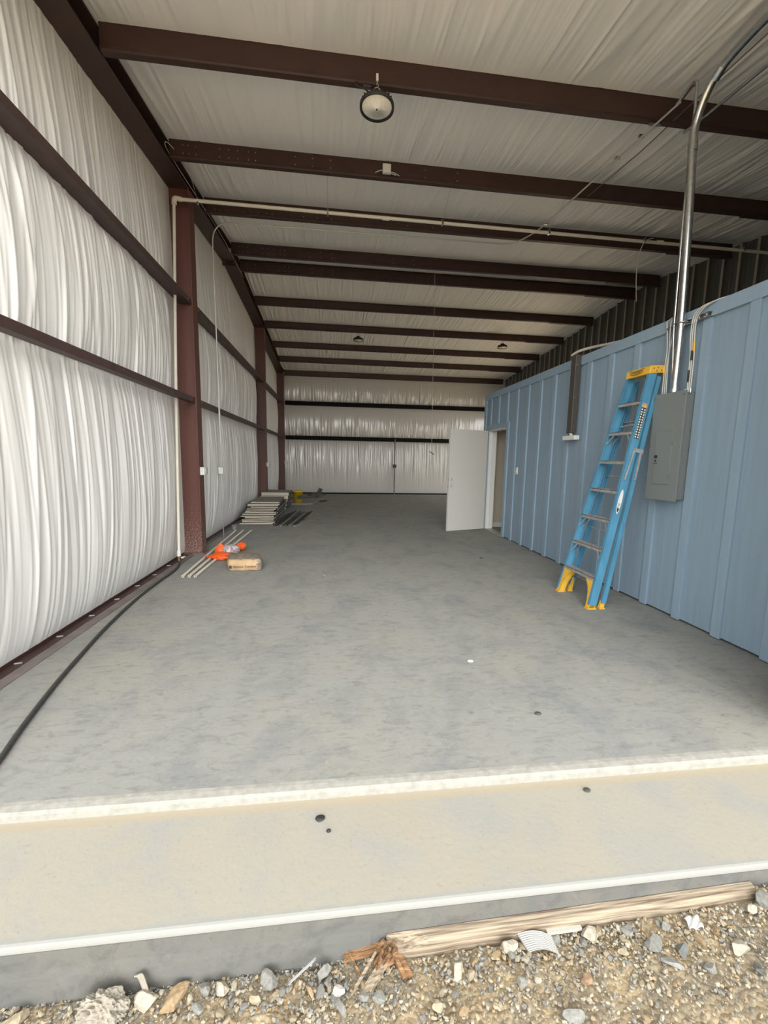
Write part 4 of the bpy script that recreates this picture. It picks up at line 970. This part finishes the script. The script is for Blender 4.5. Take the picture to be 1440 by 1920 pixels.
tag(MB().bar((-.80, 8.40, .012), (-.55, 9.15, .012), .06, .022, mi=0).bar((-.55, 9.14, .012), (-.50, 10.65, .012), .06, .022).build('metal_strip', 'greyboard'), 'bent pale grey strip pointing away from the dark strips onto the open floor', 'strip')
for k, (a, b, wd, mm, lb) in enumerate([((-1.45, 12.42), (-.66, 12.45), .16, 'greyboard', 'flat tan plank lying in front of the yellow bucket'), ((-.72, 12.62), (-.42, 14.3), .14, 'greyboard', 'tan plank running back beside the yellow bucket'),
        ((-1.5, 14.2), (-.6, 14.6), .18, 'strip', 'dark plank behind the yellow bucket'), ((-.45, 13.2), (-.30, 13.4), .14, 'black', 'small black offcut right of the yellow bucket'), ((-1.0, 15.45), (-.35, 15.7), .12, 'black', 'black offcut closest to the back wall')]):
    o = MB().bar((a[0], a[1], .02), (b[0], b[1], .02), wd, .035).build('plank', mm); tag(o, lb, 'plank')
tag(MB().bar((-.62, 14.9, .03), (-.50, 15.1, .27), .14, .05, (0, 1, 0)).bar((-.8, 15.0, .08), (-.4, 15.05, .05), .10, .08).build('scrap_metal', 'strip'), 'heap of dark scrap sticking up near the back wall right of the bucket', 'scrap')
t = thing('bucket', (-1.12, 12.85, 0), 'yellow plastic bucket with a dark label among the planks near the back wall', 'bucket')
MB().lathe([(.0005, 0), (.125, 0), (.148, .33), (.155, .33), (.158, .36), (.150, .375), (.144, .375), (.140, .34), (.118, .01), (.0005, .01)], (-1.12, 12.85, 0), 30, close=False).build('body', 'bucket', t)
m = MB(); vs = []
for k in range(9):
    a = R(-98 + k * 9.5); 
    for (r_2, z) in ((.1375, .13), (.1455, .245)): vs.append((-1.12 + r_2 * math.cos(a), 12.85 + r_2 * math.sin(a), z))
m.add(vs, [(2 * k, 2 * k + 2, 2 * k + 3, 2 * k + 1) for k in range(8)]); m.build('label', mat('dark_label', (.03, .05, .05), .5), t)
# litter on the slab
lit = [(-.055, 1.50, .020, 'black', 'dark mud splat on the apron just in front of the slab step'), (-.02, 1.44, .009, 'black', 'tiny dark speck on the apron below the mud splat'), (1.11, 1.53, .016, 'strip', 'small tan pebble on the apron by the step at the right'), (1.13, 2.02, .018, 'strip', 'dark smudge of grit on the floor at the right front'), (.946, 2.635, .022, 'white', 'tiny white paper scrap on the open floor right of centre'), (-.098, 4.936, .10, 'greyboard', 'short wooden splinter on the middle of the floor'), (-.684, 9.307, .05, 'black', 'small black chip on the floor past the dark strips'), (-.364, 9.307, .03, 'strip', 'tiny dark speck of debris beyond the black chip'), (2.1, 5.6, .03, 'strip', 'tiny dark crumb on the floor toward the blue wall')]
for i, (x, y, s_, mm, lb) in enumerate(lit):
    z_ = .006 if y > 1.64 else -.035
    if s_ > .08: m = MB().bar((x - s_ * .2, y - s_, z_), (x + s_ * .2, y + s_, z_), s_ * .3, .008).bar((x - s_ * .4, y + s_ * .9, z_), (x + s_ * .1, y - s_ * .5, z_ + .004), s_ * .2, .006)
    else:
        v_, f_ = blob((x, y, z_), (s_, s_ * .8, .006), 60 + i, .5, 3, None, 2); m = MB().add(v_, f_)
    tag(m.build('debris', mm), lb, 'debris')

# ---------------------------------------------------------------- form board, stones and scraps outside
t = thing('form_board', (.85, 1.125, -.15), 'weathered pine form board half buried along the foot of the concrete apron', 'board')
nbx = 60; mb = MB(); vs = []
for i in range(nbx + 1):
    x = .17 + (1.50 - .17) * i / nbx; zt_ = -.138 + (.040) * (i / nbx); fr_ = 1.108 - .003 * math.sin(i * .3)
    ragged = max(0, (6 - i)) * .004
    vs += [(x, 1.145, zt_ + .001), (x, fr_ + .012 + ragged, zt_ - .001 - ragged), (x, fr_, zt_ - .008 - ragged), (x, fr_ - .002, -.27)]
mb.add(vs, [(4 * i + k, 4 * i + 4 + k, 4 * i + 5 + k, 4 * i + 1 + k) for i in range(nbx) for k in range(3)] + [(0, 1, 2, 3), (4 * nbx + 3, 4 * nbx + 2, 4 * nbx + 1, 4 * nbx)])
mb.build('timber', 'pine', t)
r = random.Random(11)
for k in range(1):
    m = MB()
    for j in range(26):
        x = r.uniform(.145, .20); y = r.uniform(1.085, 1.135); L = r.uniform(.03, .07); a = r.uniform(-.5, .5)
        m.bar((x, y, -.15 + r.uniform(-.02, .01)), (x - L * r.uniform(.2, .9), y - L * .3 * a, -.185 + r.uniform(-.015, .015)), r.uniform(.005, .012), r.uniform(.003, .008))
    m.build('rotten_end', 'rot', t)
spl = [((.20, 1.115, -.165), (.235, 1.06, -.19), .035, 'rot', 'crumbly rotten wood chunk under the broken end of the form board'), ((.135, 1.12, -.165), (.055, 1.045, -.20), .010, 'pine', 'long grey splinter slanting down from the broken board end'),
       ((.03, 1.135, -.195), (.15, 1.135, -.175), .035, 'rot', 'brown splintered slab of wood left of the form board end'), ((.165, 1.10, -.17), (.10, 1.045, -.20), .028, 'pine', 'thick pale wood splinter below the broken board end'), ((.05, 1.135, -.18), (.085, 1.085, -.205), .009, 'rot', 'thin bent brown sliver beside the wood slab')]
for (a, b, wd, mm, lb) in spl:
    m = MB(); a = Vector(a); b = Vector(b); n = 6
    for j in range(n):
        o_ = Vector((r.uniform(-1, 1), r.uniform(-1, 1), r.uniform(-.4, .4))) * wd * .35
        m.bar(a + o_ * .8, b + o_ * 1.2 + (b - a) * r.uniform(-.15, .15), wd * .34, wd * .26)
    tag(m.build('wood_splinter', mm), lb, 'wood scrap')
def stone_mesh(rad, seed, sub=3, ang=.35, flatz=1.0):
    bm = bmesh.new(); bmesh.ops.create_icosphere(bm, subdivisions=sub, radius=1.0); rr = np.random.RandomState(seed)
    # facet by clipping with random planes
    pl = rr.normal(size=(13, 3)); pl /= np.linalg.norm(pl, axis=1)[:, None]; dd = rr.uniform(.38, .80, 13)
    V = np.array([v.co[:] for v in bm.verts])
    for _ in range(2):
        for p_, q_ in zip(pl, dd):
            h_ = V @ p_; ov = h_ > q_; V[ov] -= (h_[ov] - q_)[:, None] * p_
    V += rr.normal(size=V.shape) * .008
    F = [tuple(v.index for v in f_.verts) for f_ in bm.faces]; bm.free()
    return V * np.array(rad), F
GC = {'tan': (.37, .31, .22), 'grey': (.235, .232, .215), 'pale': (.38, .345, .28), 'dark': (.14, .145, .14), 'ochre': (.32, .235, .14), 'white': (.43, .42, .385), 'rust': (.28, .185, .12)}
def setcol(me, cols):
    at = me.attributes.new('col', 'FLOAT_COLOR', 'POINT'); at.data.foreach_set('color', np.concatenate([np.array(cols), np.ones((len(cols), 1))], 1).ravel())
ST = [(-.917, 1.10, .045, .022, 'tan', 'flat tan stone in the far left corner of the gravel'), (-.722, 1.105, .022, .016, 'grey', 'small grey stone left of the crumpled rag'),
 (-.56, 1.10, .045, .03, 'pale', 'big pale chalky clod just right of the crumpled rag'), (-.47, 1.105, .05, .03, 'ochre', 'broad tan clod against the concrete left of the cream chip'),
 (-.387, 1.112, .026, .024, 'grey', 'mottled grey stone next to the smooth cream chip'), (-.339, 1.115, .030, .026, 'pale', 'smooth cream angular chip standing against the apron'),
 (-.189, 1.105, .040, .036, 'grey', 'large pointed light grey rock left of the metal scraps'), (-.235, 1.075, .024, .016, 'tan', 'tan pebble below the large pointed grey rock'),
 (-.034, 1.108, .030, .028, 'grey', 'triangular grey slate chip between the metal scrap and the wood slab'), (.016, 1.06, .022, .018, 'white', 'knobbly whitish stone below the wood slab'),
 (-.07, 1.075, .020, .011, 'ochre', 'smooth oval tan pebble below the metal scrap'), (.023, 1.02, .030, .018, 'grey', 'round dark-rimmed grey stone near the bottom centre of the photo'),
 (.092, 1.03, .026, .02, 'grey', 'blocky grey stone at the tip of the long splinter'), (.135, 1.02, .026, .02, 'grey', 'bluish grey stone below the thick pale splinter'),
 (-.40, 1.07, .022, .018, 'grey', 'grey stone below the cream chip'), (.38, 1.04, .024, .03, 'pale', 'upright pale stone in the gravel left of the metal plate'),
 (.56, 1.085, .034, .026, 'pale', 'rounded pale stone touching the form board left of the metal plate'), (.561, .99, .028, .02, 'grey', 'light grey stone in the gravel below the metal plate'),
 (.615, .99, .018, .018, 'pale', 'small cream stone right of the light grey one below the metal plate'), (.841, 1.075, .050, .012, 'pale', 'flat ragged pale slab right of the metal plate'),
 (.96, 1.07, .034, .016, 'grey', 'flat grey slate in the middle of the slate heap by the board'), (1.10, 1.065, .032, .015, 'grey', 'small grey slate left of the white paper scrap'),
 (1.02, 1.03, .050, .014, 'grey', 'largest grey slate slab in the slate heap'), (1.10, 1.0, .040, .013, 'dark', 'dark slate slab right of the largest one'),
 (1.045, .975, .036, .012, 'grey', 'oval grey slate farthest down from the slate heap'), (1.29, .985, .055, .018, 'pale', 'long cream leaf-shaped stone near the right edge'),
 (1.145, .945, .034, .014, 'grey', 'grey teardrop stone below the long cream one'), (.76, .965, .030, .02, 'rust', 'rust-stained tan stone in the open dirt'),
 (.675, .90, .034, .018, 'grey', 'grey stone at the bottom edge of the photo below the rust-stained one'), (1.427, 1.07, .03, .018, 'pale', 'pale tan stone above the long cream one'),
 (1.50, 1.085, .05, .035, 'grey', 'big grey rock at the right end of the form board'), (.463, .99, .014, .012, 'dark', 'small round slate-blue pebble below the rounded pale stone'),
 (1.291, .925, .03, .014, 'dark', 'dark stone at the lower tip of the long cream stone'), (.912, 1.02, .022, .012, 'tan', 'small tan flake below the slate heap'),
 (.302, .975, .022, .02, 'tan', 'tan stone in the gravel near the bottom middle'), (.375, .955, .02, .014, 'ochre', 'ochre stone beside the tan one near the bottom middle')]
for i, (x, y, rx, rz, cn, lb) in enumerate(ST):
    V, F = stone_mesh((rx, rx * (.55 if rz < rx * .8 else .7), rz), 300 + i)
    me = bpy.data.meshes.new('stone'); me.from_pydata(V.tolist(), [], F); me.materials.append(M['gravel']); me.update()
    base = np.array(GC[cn]); setcol(me, np.tile(base, (len(V), 1)))
    o = bpy.data.objects.new('stone', me); C.objects.link(o); zmin = float(V[:, 2].min())
    y = min(y, 1.135 - rx * .8)
    o.location = (x, y, gz(x) + rz * .62); o.rotation_euler = (R(rng.uniform(-15, 15)), R(rng.uniform(-15, 15)), R(rng.uniform(-50, 50)))
    tag(o, lb, 'stone')
# countable mid-size stones, alike
protos = []
for i in range(12):
    V, F = stone_mesh((1, .72, .55), 500 + i, sub=2); me = bpy.data.meshes.new('gravel_stone'); me.from_pydata(V.tolist(), [], F); me.materials.append(M['gravel']); me.update()
    setcol(me, np.tile(np.array([GC['tan'], GC['grey'], GC['pale'], GC['grey'], GC['ochre'], GC['tan']][i % 6]) * (.9 + .2 * (i % 3) / 2), (len(V), 1))); protos.append(me)
cnames = ['tan', 'grey', 'pale', 'grey', 'ochre', 'tan']
for i in range(230):
    x = rng.uniform(-1.05, 1.65); y = 1.13 - abs(rng.gauss(0, .13))
    if y < .84: y = rng.uniform(.86, 1.12)
    rr_ = rng.uniform(.008, .019) * (1.2 if y > 1.02 else .85)
    if x > .12: y = min(y, 1.085)
    y = min(y, 1.12); pi_ = (i * 5 + (1 if y > 1.05 else 0)) % 12; cn = cnames[pi_ % 6]
    o = bpy.data.objects.new('gravel_stone', protos[pi_]); C.objects.link(o)
    o.location = (x, y, gz(x) + rr_ * .15); o.scale = (rr_, rr_, rr_ * rng.uniform(.7, 1.1)); o.rotation_euler = (R(rng.uniform(-25, 25)), R(rng.uniform(-25, 25)), rng.uniform(0, 6.28))
    reg = ('left of the broken board end, ' if x < .12 else ('below the left half of the form board, ' if x < .8 else 'below the right half of the form board, ')) + ('close to the apron' if y > 1.03 else 'out in the dirt')
    tag(o, 'small %s gravel stone %s' % (cn, reg), 'stone', '%s gravel stones %s' % (cn, reg))
# fine gravel: uncountable
V0 = []; F0 = []; CC = []; off = 0
ico = [stone_mesh((1, .75, .6), 700 + i, sub=1) for i in range(8)]
rs = np.random.RandomState(77)
for i in range(15000):
    V, F = ico[i % 8]; x = rs.uniform(-1.25, 1.9); y = 1.145 - abs(rs.normal()) * .16 if rs.rand() < .6 else rs.uniform(.75, 1.145)
    if y < .70 or y > 1.145: continue
    if .15 < x < 1.5 and y > 1.10: continue
    s_ = .0024 + .0095 * rs.rand() ** 2.4; a = rs.rand() * 6.28; c_, s2 = math.cos(a), math.sin(a)
    W = V * s_; W = np.stack([W[:, 0] * c_ - W[:, 1] * s2, W[:, 0] * s2 + W[:, 1] * c_, W[:, 2]], 1) + np.array([x, y, gz(x) - .004 + s_ * .3 + .006 * rs.rand()])
    V0.append(W); F0 += [tuple(j + off for j in f_) for f_ in F]; off += len(V)
    u = rs.rand(); greyp = .55 if y > 1.03 and x < .5 else .22
    cn = 'grey' if u < greyp else ('tan' if u < greyp + .28 else ('pale' if u < .90 else 'ochre'))
    CC.append(np.tile(np.array(GC[cn]) * rs.uniform(.8, 1.15), (len(V), 1)))
me = bpy.data.meshes.new('fine_gravel'); me.from_pydata(np.concatenate(V0).tolist(), [], F0); me.materials.append(M['gravel']); me.update(); setcol(me, np.concatenate(CC))
o = bpy.data.objects.new('fine_gravel', me); C.objects.link(o); tag(o, 'fine tan and grey gravel covering the dirt in front of the apron', 'gravel', kind='stuff')
# crumpled rag, metal plate, scraps, paper
def sheetthing(name, fn, nu, nv, mm, label, cat, th=.002):
    P = [fn(i / (nu - 1), j / (nv - 1)) for i in range(nu) for j in range(nv)]
    mb_ = MB(); mb_.add(P, [(i * nv + j, (i + 1) * nv + j, (i + 1) * nv + j + 1, i * nv + j + 1) for i in range(nu - 1) for j in range(nv - 1)], 0, True)
    o_ = mb_.build(name, mm); so = o_.modifiers.new('solid', 'SOLIDIFY'); so.thickness = th; return tag(o_, label, cat)
dm = mat('dried_mud_cloth', (.34, .305, .245), .95, noise=.3, nscale=20, bump=(60, .5, .004))
v_, f_ = blob((-.665, 1.09, -.205), (.06, .035, .045), 31, 1.1, 8, None, 5); tag(MB().add(v_, f_, 0, False).build('rag', dm), 'stiff crumpled mud-coloured rag lying against the apron at the left', 'rag')
sheetthing('rag_strip', lambda a, b: (-.60 + .05 * a + .012 * b, 1.135 - .03 * a, -.165 - .055 * a ** 1.3 + .012 * math.sin(a * 5) + .02 * b * math.sin(a * 3)), 16, 6, dm, 'curled strip of mud-coloured cloth standing beside the crumpled rag', 'rag', .004)
sheetthing('corrugated_scrap', lambda a, b: (.60 + .115 * a + .018 * b * (1 - a), 1.11 - .052 * b - .018 * a, -.150 + .018 * math.sin(a * math.pi) - .004 * b + .0012 * math.sin(b * 60)), 24, 60, mat('pale_galvanised_scrap', (.36, .35, .32), .5, metal=.3), 'curved ribbed pale metal scrap lying by the form board', 'scrap')
sheetthing('metal_scrap', lambda a, b: (-.14 + .085 * a, 1.095 + .03 * a - .012 * b, -.205 + .04 * a + .012 * b + .004 * math.sin(b * 6)), 8, 8, mat('silver_scrap', (.36, .36, .36), .4, metal=.5), 'bent silver metal offcut poking up right of the pointed grey rock', 'scrap')
sheetthing('paper_scrap', lambda a, b: (1.175 + .05 * a - .01 * b, 1.075 - .035 * b, -.126 + .012 * abs(math.sin(a * 5 + b * 4))), 10, 10, 'white', 'crumpled bright white paper scrap among the slates at the right', 'paper')
tag(MB().bar((.70, 1.10, -.145), (.82, 1.098, -.14), .012, .010).build('stick', mat('grey_stick', (.40, .38, .33), .9)), 'thin grey stick lying along the form board right of the ribbed scrap', 'stick')

# added lamp inside the partition room, out of view, brightens the doorway
t = thing('added_fill_lamp', (4.6, 5.6, 2.6), 'added flat white fill lamp inside the blue room, behind the doorway', 'light')
MB().box(4.4, 4.8, 5.0, 6.2, 2.63, 2.664).build('housing', 'white', t)  # housing of the added lamp
MB().box(4.42, 4.78, 5.02, 6.18, 2.622, 2.63).build('added_lamp_diffuser', mat('added_lamp_glow', (.8, .8, .78), .5, emis=((1, .93, .82), 2.2)), t)
